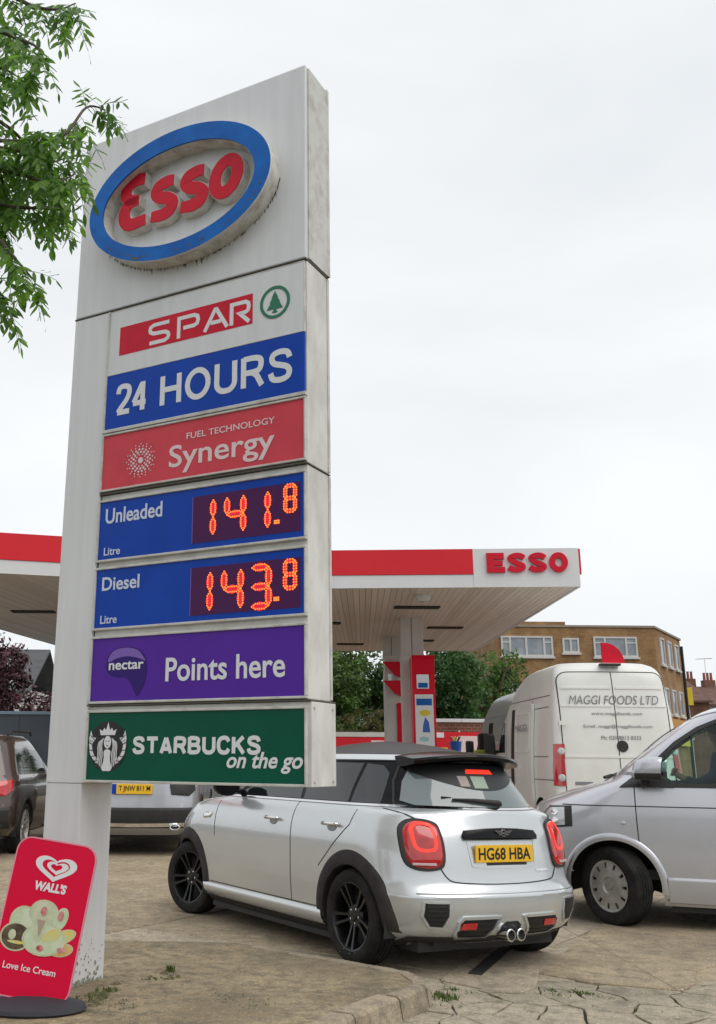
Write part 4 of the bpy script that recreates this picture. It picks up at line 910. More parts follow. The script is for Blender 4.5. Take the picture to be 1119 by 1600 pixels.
    # tailgate seam
    mb=MB(); strip(mb,fr,[(.715,1.02),(.655,.985),(.615,.96)],.006,.0016); strip(mb,fr,[(-.715,1.02),(-.655,.985),(-.615,.96)],.006,.0016)
    strip(mb,fr,[(.52,.66),(.48,.60),(.42,.572),(.2,.558),(0,.555),(-.2,.558),(-.42,.572),(-.48,.60),(-.52,.66)],.007,.0016,smooth=4); mb.build('tailgate_seam',GAPM,c,kind='stuff')
    for sg in (1,-1):
        P=[(sg*a,b) for a,b in ((.50,.935),(.58,.962),(.67,.955),(.727,.90),(.742,.80),(.730,.69),(.675,.645),(.57,.64),(.495,.67),(.478,.78),(.485,.88))]
        mb=MB(); patch(mb,fr,P,.010,0,.03,flip=sg<0,smooth=3); tl=mb.build('tail_light',PLAST,c,smooth=40)
        cx_=.61;cz=.80; P2=[(sg*(cx_+(abs(a)-cx_)*.86),cz+(b-cz)*.90) for a,b in P]
        mb=MB(); patch(mb,fr,P2,.014,.014,.02,flip=sg<0,smooth=3,rings=8); mb.build('tail_lens',TAILR,tl,smooth=True)
        P3=[(sg*(cx_+(abs(a)-cx_)*.52),cz+.05+(b-cz)*.52) for a,b in P]
        mb=MB(); strip(mb,lambda a,b,o:fr(a,b,o+.024),P3,.020,.004,closed=True,smooth=4); mb.build('light_ring',TAILB,tl)
        mb=MB(); patch(mb,fr,[(sg*.56,.675),(sg*.70,.675),(sg*.70,.69),(sg*.56,.69)],.030,0,.01,flip=sg<0); mb.build('reverse_lens',mat('rev',(.55,.4,.4),.2),tl)
        # bumper vents
        mb=MB(); patch(mb,fr,[(sg*a,b) for a,b in ((.66,.448),(.52,.446),(.515,.37),(.545,.305),(.62,.31),(.665,.37))],.003,0,.006,flip=sg<0); vt=mb.build('bumper_vent',BLACK,c)
        mb=MB(); strip(mb,fr,[(sg*a,b) for a,b in ((.672,.455),(.512,.453),(.506,.37),(.54,.297),(.625,.302),(.676,.37))],.012,.009,closed=True); mb.build('vent_frame',SILV,vt)
        for k in range(5): mb=MB(); strip(mb,fr,[(sg*(.655-.004*k),.43-.026*k),(sg*(.53),.43-.026*k)],.009,.007); mb.build('vent_slat',PLAST,vt)
        P=[(sg*a,b) for a,b in ((.425,.330),(.40,.345),(.125,.345),(.155,.285),(.185,.232),(.40,.235),(.43,.262))]
        mb=MB(); patch(mb,fr,P,.003,0,.006,flip=sg<0); iv=mb.build('diffuser_inset',BLACK,c)
        mb=MB(); strip(mb,fr,[(sg*a,b) for a,b in ((.437,.33),(.405,.357),(.10,.357),(.145,.285),(.18,.222),(.405,.225),(.443,.258))],.018,.014,closed=True); mb.build('inset_frame',SILV,iv,smooth=30)
        mb=MB(); patch(mb,fr,[(sg*a,b) for a,b in ((.41,.325),(.30,.328),(.30,.285),(.415,.285))],.012,0,.012,flip=sg<0); mb.build('fog_reflector',TAILR,iv)
        for k in range(3): mb=MB(); strip(mb,fr,[(sg*.40,.325-.033*k),(sg*(.15+.012*k),.325-.033*k)],.006,.006); mb.build('inset_slat',PLAST,iv)
    # centre exhaust tunnel
    mb=MB(); patch(mb,fr,[(-.10,.215),(.10,.215),(.085,.30),(.05,.325),(-.05,.325),(-.085,.30)],.004,0,.006); ex=mb.build('exhaust_tunnel',BLACK,c)
    for y in (.045,-.045):
        mb=MB(); E_=Matrix.Translation((-.70,y,.245))@Matrix.Rotation(PI/2,4,'Y'); mb.lathe([(.036,0),(.040,.004),(.040,.16),(.031,.16),(.031,0)],24,E_,None,True); e_=mb.build('exhaust_pipe',CHROME,c,smooth=40)
        mb=MB(); mb.lathe([(0,.03),(.031,.03)],16,E_); mb.build('pipe_bore',BLACK,e_)
    # bumper lower lip
    mb=MB(); v=[];n=30
    for i in range(n+1):
        y=-.70+1.4*i/n
        for z,o_ in ((.232,.004),(.215,.014),(.185,.004),(.15,-.08)): v.append(fr(y,z,o_))
    mb.add(v,[[i*4+k,i*4+k+1,(i+1)*4+k+1,(i+1)*4+k] for i in range(n) for k in range(3)]).build('bumper_lip',PLAST,c,smooth=True)
    mb=MB(); strip(mb,fr,[(.70,.507),(0,.500),(-.70,.507)],.004,.0012); mb.build('bumper_crease',MATS['recess'],c)
    # headlights and windscreen (seen only from elsewhere)
    ff=mapper(sh,'front')
    mb=MB(); patch(mb,ff,[(-.60,1.06),(.60,1.06),(.52,1.30),(-.52,1.30)],.004,0,.01,flip=True); mb.build('windscreen',TINT,c,smooth=30)
    for sg in (1,-1):
        mb=MB(); patch(mb,ff,[(sg*(.56+.12*math.cos(a)),.72+.12*math.sin(a)) for a in [2*PI*i/18 for i in range(18)]],.01,.02,.04,flip=sg>0); mb.build('headlight',LENS,c,smooth=True)
    mb=MB(); patch(mb,ff,[(-.38,.45),(.38,.45),(.42,.62),(.3,.72),(-.3,.72),(-.42,.62)],.006,0,.02,flip=True); mb.build('grille',PLAST,c)
    return c
hatchback()
# ---------------------------------------------------------------- silver people carrier at the right edge
def minibus():
    h=R(157); b=Vector((-math.sin(h),math.cos(h))); cpt=atZ(968,1447,-.06); o=Vector((cpt.x,cpt.y))-b*.83
    c=place((o.x,o.y),h,'silver minibus with grey wheel covers, nose pointing left at the right edge of the picture','minibus',z=-.06,name='silver_minibus')
    c.rotation_euler=(0,0,h)
    sh=Shape([(.20,-3.90,.74,.90,.5,3,.75,2.4),(.26,-3.94,.80,.925,.5,3,.8,2.3),(.40,-3.96,.87,.940,.5,3,.85,2.2),(.62,-3.96,.88,.950,.5,3,.85,2.2),(.80,-3.95,.84,.952,.5,3,.8,2.2),(.95,-3.94,.77,.950,.5,3,.75,2.2),(1.02,-3.93,.70,.946,.5,3,.7,2.2),(1.08,-3.92,.55,.938,.5,3,.6,2.2),(1.15,-3.92,.35,.925,.5,3,.5,2.3),(1.21,-3.91,.15,.91,.45,3,.42,2.5),(1.27,-3.90,.0,.895,.45,3,.42,2.5),(1.33,-3.89,-.08,.885,.4,3,.30,2.8),(1.50,-3.87,-.31,.862,.4,3,.28,2.8),(1.66,-3.84,-.53,.830,.4,3,.28,2.8),(1.78,-3.81,-.70,.795,.4,3,.30,2.8),(1.86,-3.78,-.84,.755,.4,3,.35,2.6),(1.905,-3.75,-.98,.71,.4,3,.5,2.4),(1.935,-3.70,-1.12,.64,.4,3,.5,2.2)],.006)
    ar=((0,.34,.40),(-3.0,.34,.40))
    W1=[(-.29,1.20),(-.29,1.255),(-.42,1.40),(-.60,1.565),(-.80,1.695),(-1.0,1.775),(-1.36,1.79),(-1.36,1.20)]
    def holes(p): return (pip((p[0],p[2]),W1) and abs(p[1])>.6) or (1.34<p[2]<1.80 and abs(p[1])<.58-.25*(p[2]-1.34) and p[0]>-1.3)
    sh.shell(.20,1.935,64,ar,cap=2.0,crown=.035,holes=holes,extra=(1.02,)).build('body',SILV2,c,smooth=32)
    MB().box(-2.55,-.45,-.86,.86,.15,.26).build('underbody',GAPM,c)  # made wide to block light and deepen the shadow under the bus
    MB().box(-3.6,-.25,-.84,.84,.40,.48).build('cabin_floor',PLAST,c)
    MB().box(-3.0,-1.95,-.80,.80,.5,1.75).build('load_bulkhead',PLAST,c)
    for sx,st in ((0,-R(38)),(-3.0,0)):
        for sg in (1,-1):
            wheel(c,sx,sg*.825,.335,.215,sg,st,'cover',.222); liner(c,sx,.34,.42,.42,.92,sg)
            mb=MB(); flare(mb,sh,sx,.34,.398,.050,sg,proud=.014,inn=.02); mb.build('wheel_arch',SILV2,c,smooth=60)
    for sg in (1,-1):
        fs=mapper(sh,'side',sg); fl=sg<0
        mb=MB(); patch(mb,fs,W1,-.006,0,.004,flip=fl,rings=4); mb.build('door_glass',GLASS,c)
        mb=MB(); strip(mb,fs,W1,.035,.004,closed=True); mb.build('window_seal',PLAST,c)
        mb=MB(); strip(mb,fs,[(-.09,1.30),(-.30,1.50),(-.53,1.68),(-.76,1.79),(-1.0,1.845),(-1.4,1.86)],.012,.003,smooth=5); mb.build('gutter_line',mat('trim_grey',(.16,.15,.17),.5) if 'trim_grey' not in MATS else MATS['trim_grey'],c)
        for x0,x1 in ((-2.65,-1.5),(-3.75,-2.75)): mb=MB(); patch(mb,fs,rrect(x0,x1,1.22,1.76,.08,4),.003,0,.01,flip=fl); mb.build('side_window',TINT,c)
        mb=MB()
        for pts in ([(-.225,1.19),(-.225,.9),(-.23,.72)],[(-.42,.25),(-1.4,.25)],[(-1.42,1.86),(-1.42,.26)],[(.42,1.018),(-3.7,1.018)]): strip(mb,fs,pts,.009,.0015)
        mb.build('panel_gaps',GAPM,c,kind='stuff')
        # pressed lower crease with a lit upper edge
        mb=MB(); v=[];n=20
        for i in range(n+1):
            x=-.44-2.1*i/n
            for z,o_ in ((.435,.0),(.418,.016),(.405,.018),(.23,.012),(.20,-.03)): v.append(fs(x,z,o_))
        f=[[i*5+k,(i+1)*5+k,(i+1)*5+k+1,i*5+k+1] for i in range(n) for k in range(4)]+[[0,1,2,3,4]]
        mb.add(v,f if sg>0 else [q[::-1] for q in f]).build('sill',SILV2,c,smooth=30)
        mb=MB(); patch(mb,fs,[(-.11+.022*math.cos(a),.875+.016*math.sin(a)) for a in [2*PI*i/12 for i in range(12)]],.008,.004,.01,flip=fl); mb.build('side_repeater',LENS,c,smooth=True)
        mb=MB(); patch(mb,fs,[(-.10,1.182),(-.30,1.335),(-.34,1.335),(-.56,1.182)],.012,.0,.02,flip=fl); mbase=mb.build('mirror_base',PLAST,c)
        yy=sg*(.895+.20)
        mb=MB(); mb.tube([fs(-.30,1.215,.0),(-.33,yy-sg*.05,1.235)],[.045,.035],8); mb.build('mirror_arm',PLAST,c,smooth=True)
        # mirror housing: rounded box with flat rear glass
        v=[];f=[];n=20
        prof=((-.235,.55),(-.26,.80),(-.33,.95),(-.41,1.0),(-.455,1.0),(-.47,.95))
        for x,s in prof:
            for i in range(n):
                a=2*PI*i/n; ca,sa=math.cos(a),math.sin(a); v.append((x-.02*sa,yy+sg*.115*s*math.copysign(abs(ca)**.6,ca),1.345+.098*s*math.copysign(abs(sa)**.6,sa)-.02*(1-s)))
        m_=len(prof)
        f=[[k*n+i,k*n+(i+1)%n,(k+1)*n+(i+1)%n,(k+1)*n+i] for k in range(m_-1) for i in range(n)]+[list(range(n))[::-1]]
        mr=MB().add(v,f).build('mirror',SILV2,c,smooth=50); MB().add(v[-n:],[list(range(n))]).build('mirror_glass',CHROME,mr)
        v2=[]; 
        for x,s in ((-.25,.86),(-.34,1.02),(-.468,1.04)):
            for i in range(9): a=PI+PI*i/8; v2.append((x,yy+sg*.117*s*math.copysign(abs(math.cos(a))**.6,math.cos(a)),1.305+.062*s*math.sin(a)))
        MB().add(v2,[[k*9+i,k*9+i+1,(k+1)*9+i+1,(k+1)*9+i] for k in range(2) for i in range(8)]).build('mirror_underside',PLAST,mr)
    ff=mapper(sh,'front')
    for sg in (1,-1):
        fs=mapper(sh,'side',sg)
        mb=MB(); patch(mb,fs,[(.335,1.01),(.335,.83),(.47,.815),(.60,.83),(.62,.92),(.55,1.0)],.006,.006,.03,flip=sg<0); hl=mb.build('headlight',PLAST,c,smooth=40)
        mb=MB(); patch(mb,fs,[(.40,.995),(.40,.84),(.48,.83),(.595,.845),(.61,.915),(.55,.985)],.014,.008,.02,flip=sg<0); mb.build('headlight_lens',LENS,hl,smooth=40)
        for z in (.875,.945): mb=MB(); patch(mb,fs,ell(.50,z,.035,.028,12),.026,.004,.01,flip=sg<0); mb.build('reflector',CHROME,hl,smooth=True)
    mb=MB(); patch(mb,ff,[(-.55,.72),(.55,.72),(.5,.92),(-.5,.92)],.005,0,.02,flip=True); mb.build('grille',PLAST,c)
    mb=MB(); patch(mb,ff,[(-.62,1.325),(.62,1.325),(.52,1.81),(-.52,1.81)],-.004,0,.004,flip=True); mb.build('windscreen',GLASS,c)
    mb=MB(); mb.tube([(-.02,.55,1.275),(-.10,-.05,1.325)],[.012,.006],6); mb.tube([(.06,.40,1.255),(.0,.30,1.275),(.02,.24,1.27)],.016,6); mb.build('windscreen_wiper',PLAST,c)
    # cabin
    v=[(-.12,-.8,1.20),(-.12,.8,1.20),(-.42,.8,1.265),(-.42,-.8,1.265),(-.50,-.8,1.0),(-.50,.8,1.0),(-.46,.8,.5),(-.46,-.8,.5)]
    MB().add(v,[[0,1,2,3],[3,2,5,4],[4,5,6,7]]).build('dashboard',MATS['dash'] if 'dash' in MATS else mat('dash',(.07,.08,.09),.6),c)
    for y in (-.42,.42):
        mb=MB(); mb.box(-1.25,-.72,y-.25,y+.25,.48,.94,bev=.04); s=mb.build('seat',NAVY,c,smooth=40)
        mb=MB(); mb.box(-.08,.08,-.25,.25,0,.62,Matrix.Translation((-1.24,y,.92))@Matrix.Rotation(R(-12),4,'Y'),bev=.04); mb.build('seat_back',NAVY,c,smooth=40)
        mb=MB(); mb.box(-.05,.05,-.13,.13,.66,.86,Matrix.Translation((-1.24,y,.92))@Matrix.Rotation(R(-12),4,'Y'),bev=.03); mb.build('headrest',NAVY,c,smooth=40)
    MB().box(-.40,-.20,-.62,-.22,1.262,1.33,bev=.03).build('instrument_hood',PLAST,c)
    SWM=Matrix.Translation((-.54,-.42,1.19))@Matrix.Rotation(R(-28),4,'Y')
    mb=MB(); mb.lathe([(.19+.014*math.cos(a),.014*math.sin(a)) for a in [2*PI*i/8 for i in range(8)]],32,SWM,None,True); mb.box(-.02,.02,-.18,.18,-.02,.005,SWM); mb.box(-.06,.06,-.07,.07,-.03,.01,SWM); mb.tube([SWM@Vector((0,0,-.01)),(-.35,-.42,1.06)],.03,8); mb.build('steering_wheel',PLAST,c,smooth=40)
    return c,h,o
bus,busH,busO=minibus()
# driver -------------------------------------------------------
def skin_mesh(name,nodes,edges,mat_,parent,root=0,sub=2,mi=None):
    me=bpy.data.meshes.new(name); me.from_pydata([n[0] for n in nodes],edges,[]); o=bpy.data.objects.new(name,me); COL.objects.link(o)
    sk=o.modifiers.new('s','SKIN'); sk.use_smooth_shade=True
    for i,n in enumerate(nodes): r=n[1]; me.skin_vertices[0].data[i].radius=(r,r) if not isinstance(r,tuple) else r
    me.skin_vertices[0].data[root].use_root=True
    sb=o.modifiers.new('u','SUBSURF'); sb.levels=sub; sb.render_levels=sub
    dg=bpy.context.evaluated_depsgraph_get(); m2=bpy.data.meshes.new_from_object(o.evaluated_get(dg)); bpy.data.objects.remove(o); bpy.data.meshes.remove(me)
    m2.materials.clear(); m2.materials.append(mat_); m2.polygons.foreach_set('use_smooth',[True]*len(m2.polygons)); m2.name=name
    q=bpy.data.objects.new(name,m2); COL.objects.link(q); q.parent=parent; return q
def driver():
    # seated, hands on the wheel; local frame = the minibus frame
    c=place((busO.x,busO.y),busH,'driver in a navy jacket holding the steering wheel of the silver minibus','person',z=-.06,name='person'); c.rotation_euler=(0,0,busH); c.location=(busO.x+.24*math.cos(busH),busO.y+.24*math.sin(busH),.0)
    y=-.42
    nodes=[((-1.20,y,.98),.15),((-1.25,y,1.16),.135),((-1.27,y,1.32),.155),((-1.26,y,1.43),.10),((-1.24,y,1.50),.055),((-1.22,y,1.57),.062),((-1.205,y,1.66),.088),((-1.21,y,1.73),.078)]
    edges=[(i,i+1) for i in range(7)]
    for s in (1,-1):
        b=len(nodes); nodes+=[((-1.25,y+s*.17,1.39),.065),((-1.17,y+s*.24,1.20),.050),((-.99,y+s*.21,1.13),.040),((-.85,y+s*.175,1.20),.028),((-.80,y+s*.165,1.235),.030)]
        edges+=[(2,b),(b,b+1),(b+1,b+2),(b+2,b+3),(b+3,b+4)]
        b=len(nodes); nodes+=[((-1.15,y+s*.10,.97),.095),((-.78,y+s*.14,1.0),.072),((-.66,y+s*.14,.78),.055),((-.58,y+s*.14,.58),.042),((-.46,y+s*.15,.55),.04)]
        edges+=[(0,b),(b,b+1),(b+1,b+2),(b+2,b+3),(b+3,b+4)]
    body=skin_mesh('body',nodes,edges,SKIN,c)
    jk=[((-1.20,y,.98),.165),((-1.25,y,1.16),.15),((-1.27,y,1.32),.17),((-1.26,y,1.43),.115)]; je=[(0,1),(1,2),(2,3)]
    for s in (1,-1):
        b=len(jk); jk+=[((-1.25,y+s*.17,1.39),.080),((-1.17,y+s*.24,1.20),.064),((-.99,y+s*.21,1.13),.052),((-.885,y+s*.185,1.185),.042)]; je+=[(2,b),(b,b+1),(b+1,b+2),(b+2,b+3)]
    skin_mesh('jacket',jk,je,NAVY,c)
    tr=[((-1.20,y,.97),.165)]; te=[]
    for s in (1,-1): b=len(tr); tr+=[((-1.13,y+s*.10,.97),.108),((-.78,y+s*.14,1.0),.084),((-.66,y+s*.14,.78),.068),((-.585,y+s*.14,.60),.06)]; te+=[(0,b),(b,b+1),(b+1,b+2),(b+2,b+3)]
    skin_mesh('trousers',tr,te,BLACK,c)
    # fingers curled over the rim
    for s in (1,-1):
        for k in range(4):
            yy=y+s*(.165-.0); z0=1.215+.018*k; x0=-.80-.008*k
            skin_mesh('finger',[((x0-.01,yy,z0),.011),((x0+.030,yy-s*.01,z0+.012),.010),((x0+.040,yy+s*.018,z0+.004),.009),((x0+.018,yy+s*.032,z0-.004),.008)],[(0,1),(1,2),(2,3)],SKIN,c,sub=1)
        skin_mesh('thumb',[((-.815,y+s*.155,1.225),.013),((-.79,y+s*.125,1.25),.011),((-.77,y+s*.12,1.272),.009)],[(0,1),(1,2)],SKIN,c,sub=1)
    mb=MB(); HM=Matrix.Translation((-1.225,y,1.70))
    mb.lathe([(.0,.105),(.05,.095),(.085,.06),(.098,.0),(.094,-.05),(.07,-.09)],20,HM@Matrix.Rotation(R(-25),4,'Y')); mb.build('hair',HAIR,c,smooth=True)
    mb=MB(); mb.tube([(-1.118,y,1.668),(-1.095,y,1.640),(-1.115,y,1.630)],[.010,.016,.010],6); mb.build('nose',SKIN,c,smooth=True)
    for s in (1,-1):
        mb=MB(); mb.lathe([(0,.006),(.010,.004),(.013,0)],10,Matrix.Translation((-1.124,y+s*.032,1.675))@Matrix.Rotation(PI/2,4,'Y')); mb.build('eye',TXT,c)
        mb=MB(); mb.lathe([(0,.008),(.018,.006),(.026,0),(.018,-.006)],10,Matrix.Translation((-1.21,y+s*.088,1.655))@Matrix.Rotation(PI/2,4,'X')@Matrix.Diagonal((.7,1.2,1,1))); mb.build('ear',SKIN,c,smooth=True)
    mb=MB(); mb.tube([(-1.118,y-.024,1.608),(-1.108,y,1.606),(-1.118,y+.024,1.608)],.006,5); mb.build('mouth',MATS['print_strawberry'],c)
driver()
# ---------------------------------------------------------------- high roofed vans
def big_van(X,Y,name,label,paint,xf=5.2,letter=True):
    c=place((X,Y),PI/2,label,'van',name=name); c.rotation_euler=(0,0,PI/2); k=xf-5.2
    sh=Shape([(.30,.03,4.95+k,.95,.25,4,.8,2.4),(.45,-.01,5.1+k,.985,.22,4,.8,2.4),(.80,-.01,5.2+k,1.0,.22,4,.8,2.3),(1.10,0,5.10+k,1.0,.22,4,.7,2.3),(1.30,.005,4.85+k,.995,.22,4,.6,2.4),(1.42,.01,4.60+k,.985,.22,4,.5,2.4),(1.50,.012,4.42+k,.98,.22,4,.5,2.4),(1.80,.03,4.12+k,.962,.22,4,.5,2.4),(2.10,.05,3.82+k,.935,.22,4,.5,2.4),(2.40,.08,3.45+k,.905,.24,3.6,.55,2.4),(2.58,.10,3.15+k,.885,.24,3.4,.6,2.3),(2.72,.13,2.85+k,.860,.26,3.2,.6,2.2),(2.83,.18,2.55+k,.805,.3,2.8,.6,2.2),(2.89,.26,2.2+k,.71,.36,2.5,.6,2.2)],.004)
    ar=((1.0,.36,.42),(4.25+k,.36,.42))
    sh.shell(.30,2.89,60,ar,cap=2.0,crown=.03).build('body',paint,c,smooth=35)
    MB().box(.3,4.6+k,-.85,.85,.28,.36).build('underbody',GAPM,c)
    for sx in (1.0,4.25+k):
        for sg in (1,-1): wheel(c,sx,sg*.87,.35,.22,sg,0,'cover',.225,HUBC); liner(c,sx,.36,.44,.45,.97,sg)
    fr=mapper(sh,'rear'); 
    mb=MB(); strip(mb,fr,[(0,.50),(0,2.74)],.014,.002); strip(mb,fr,rrect(-.855,.855,.48,2.735,.16,4),.014,.002,closed=True); mb.build('door_seams',GAPM if letter else GAPM,c,kind='stuff')
    for z,w in ((2.48,.80),(2.20,.83)): 
        mb=MB(); strip(mb,fr,[(w,z),(.04,z)],.03,.012,smooth=0); mb.build('pressed_rib',paint,c,smooth=40); mb=MB(); strip(mb,fr,[(-w,z),(-.04,z)],.03,.012); mb.build('pressed_rib',paint,c,smooth=40)
    for z in (1.42,):
        mb=MB(); strip(mb,fr,[(.84,z),(-.84,z-.0)],.03,.010); mb.build('pressed_rib',paint,c,smooth=40)
    for sg in (1,-1):
        fs=mapper(sh,'side',sg); fl=sg<0
        mb=MB(); v=[]   # wrap-round tail lamp
        for i in range(13):
            z=.98+.63*i/12
            for q in ((.86,0),(.93,0),(.97,0),(1,1)):
                if q[1]==0: p=fr(sg*q[0]*sh.at(z)[2],z,.018)
                else: p=fs(.17,z,.012)
                v.append(p)
        f=[[i*4+k2,i*4+k2+1,(i+1)*4+k2+1,(i+1)*4+k2] for i in range(12) for k2 in range(3)]; mb.add(v,f if sg<0 else [q[::-1] for q in f])
        tl=mb.build('tail_light',TAILR,c,smooth=40)
        for z in (1.10,1.50): mb=MB(); patch(mb,fr,ell(sg*.91*sh.at(z)[2],z,.05,.055,14),.024,.004,.01,flip=sg<0); mb.build('lamp_lens',LENS,tl,smooth=True)
        mb=MB(); patch(mb,fs,[(3.35+k,1.50),(4.15+k,1.50),(4.05+k,1.72),(3.80+k,2.02),(3.35+k,2.05)],.004,0,.01,flip=fl); mb.build('door_window',TINT,c)
        mb=MB()
        for pts in ([(3.25+k,.55),(3.25+k,2.25)],[(1.45,.55),(1.45,2.35)],[(.42,2.38),(3.2+k,2.38)],[(.20,1.06),(3.2+k,1.06)],[(.45,1.42),(2.3,1.42)],[(.45,2.20),(1.4,2.20)]): strip(mb,fs,pts,.016,.003)
        mb.build('panel_gaps',MATS['trim_grey'],c,kind='stuff')
        mb=MB(); strip(mb,fs,[(1.35,.55),(3.3,.55)],.12,.02); strip(mb,fs,[(.0,.62),(.55,.62)],.2,.02); mb.build('side_moulding',PLAST,c)
        mb=MB(); mb.tube([fs(4.02+k,1.52,0),fs(4.02+k,1.50,.16)],[.04,.03],6); mb.box(3.90+k,4.05+k,sg*1.12-.10,sg*1.12+.10,1.42,1.86,bev=.03); mb.build('door_mirror',PLAST,c,smooth=40)
        mb=MB(); patch(mb,fs,ell(3.5+k,1.22,.05,.04,10),.012,0,.01,flip=fl); mb.build('lock_cover',BLACK,c)
        if sg>0:
            # sliding door pushed back: panel proud of the side, dark opening in front of it
            mb=MB(); patch(mb,fs,rrect(2.40,2.86,.62,2.26,.06,3),.004,0,.01); mb.build('door_opening',GAPM if letter else TINT,c)
            if letter:
                mb=MB(); patch(mb,fs,rrect(1.30,2.42,.55,2.30,.06,3),.055,0,.05,rings=3); sd=mb.build('sliding_door',paint,c,smooth=30)
                fo=lambda a,b_,o: fs(a,b_,o+.055)
                mb=MB(); strip(mb,fo,rrect(1.40,2.32,1.50,2.14,.08,4),.022,.008,closed=True); mb.build('door_pressing',paint,sd,smooth=40)
                SM=Matrix(((-1,0,0,0),(0,0,1,.97+.072),(0,1,0,0),(0,0,0,1)))
                mb=MB(); text_mb(mb,'MAGGI',-2.25,-1.45,1.84,1.96,SM,shear=.2); mb.build('lettering',INK,sd); mb=MB(); text_mb(mb,'Foods',-2.0,-1.5,.92,1.0,SM,shear=.2); mb.build('lettering',INK,sd)
    mb=MB(); mb.box(-.10,-.0,-.93,.93,.40,.62,bev=.03); mb.build('rear_bumper',PLAST,c)
    if letter:
        P=REARM(.010); 
        def lt(s,x0,x1,z0,z1,b_=.0,shr=.0):
            zc=(z0+z1)/2; xs_=fr(0,zc,.006)[0]; s0=fr(0,z0,.006)[0]; s1=fr(0,z1,.006)[0]
            M_=Matrix.Translation((min(s0,s1)-.001,0,0))@Matrix(((0,0,-1,0),(-1,0,0,0),(0,1,0,0),(0,0,0,1)))
            mb=MB(); text_mb(mb,s,x0,x1,z0,z1,M_,bold=b_,shear=shr,thick=.002); mb.build('lettering',INK,c)
        lt('MAGGI FOODS LTD',-.72,.70,2.22,2.36,.0,.22); lt('www.maggifoods.com',-.38,.42,2.045,2.105); lt('Email: maggi@maggifoods.com',-.52,.56,1.85,1.91); lt('Ph: 020 8813 8333',-.26,.36,1.68,1.74)
        mb=MB(); mb.lathe([(0,-.02),(.085,-.02),(.09,.0),(.09,.03)],20,Matrix.Translation((fr(0,1.58,0)[0],-.06,1.58))@Matrix.Rotation(PI/2,4,'Y')); mb.build('lock_handle',PLAST,c)
        for z in (.8,1.9): mb=MB(); mb.box(-.03,.02,.80,.92,z,z+.06); mb.build('hinge',paint,c)
        mb=MB(); mb.box(.06,.18,-.16,.16,2.83,2.865); mb.build('roof_marker',PLAST,c)
        mb=MB(); strip(mb,fr,[(.72,1.02),(.45,1.02)],.05,.004); mb.build('small_badge',INK,c)
    ff=mapper(sh,'front')
    mb=MB(); patch(mb,ff,[(-.78,1.55),(.78,1.55),(.66,2.28),(-.66,2.28)],.005,0,.01,flip=True); mb.build('windscreen',TINT,c)
    return c
big_van(5.50,15.5,'white_van','high roofed white van seen from behind with grey lettering on its rear doors',VANW)
big_van(6.5,21.9,'shaded_van','high roofed van toned grey for canopy shade, parked beyond the nose of the lettered white van',SHADEV,5.6,False)
# red quarter-round fin on the white van's roof
mb=MB(); pts=[(0,0),(.36,0)]+[(.36*math.cos(a)**.8,.34*math.sin(a)**1.1) for a in [PI/2*i/10 for i in range(1,10)]]+[(0,.34)]
o_=mb.prism(pts,-.02,.02,None,None,'y').build('roof_fin',RED); o_.location=(5.50,15.95,2.90); tag(o_,'red quarter round fin standing on the roof of the white van','roof sign')
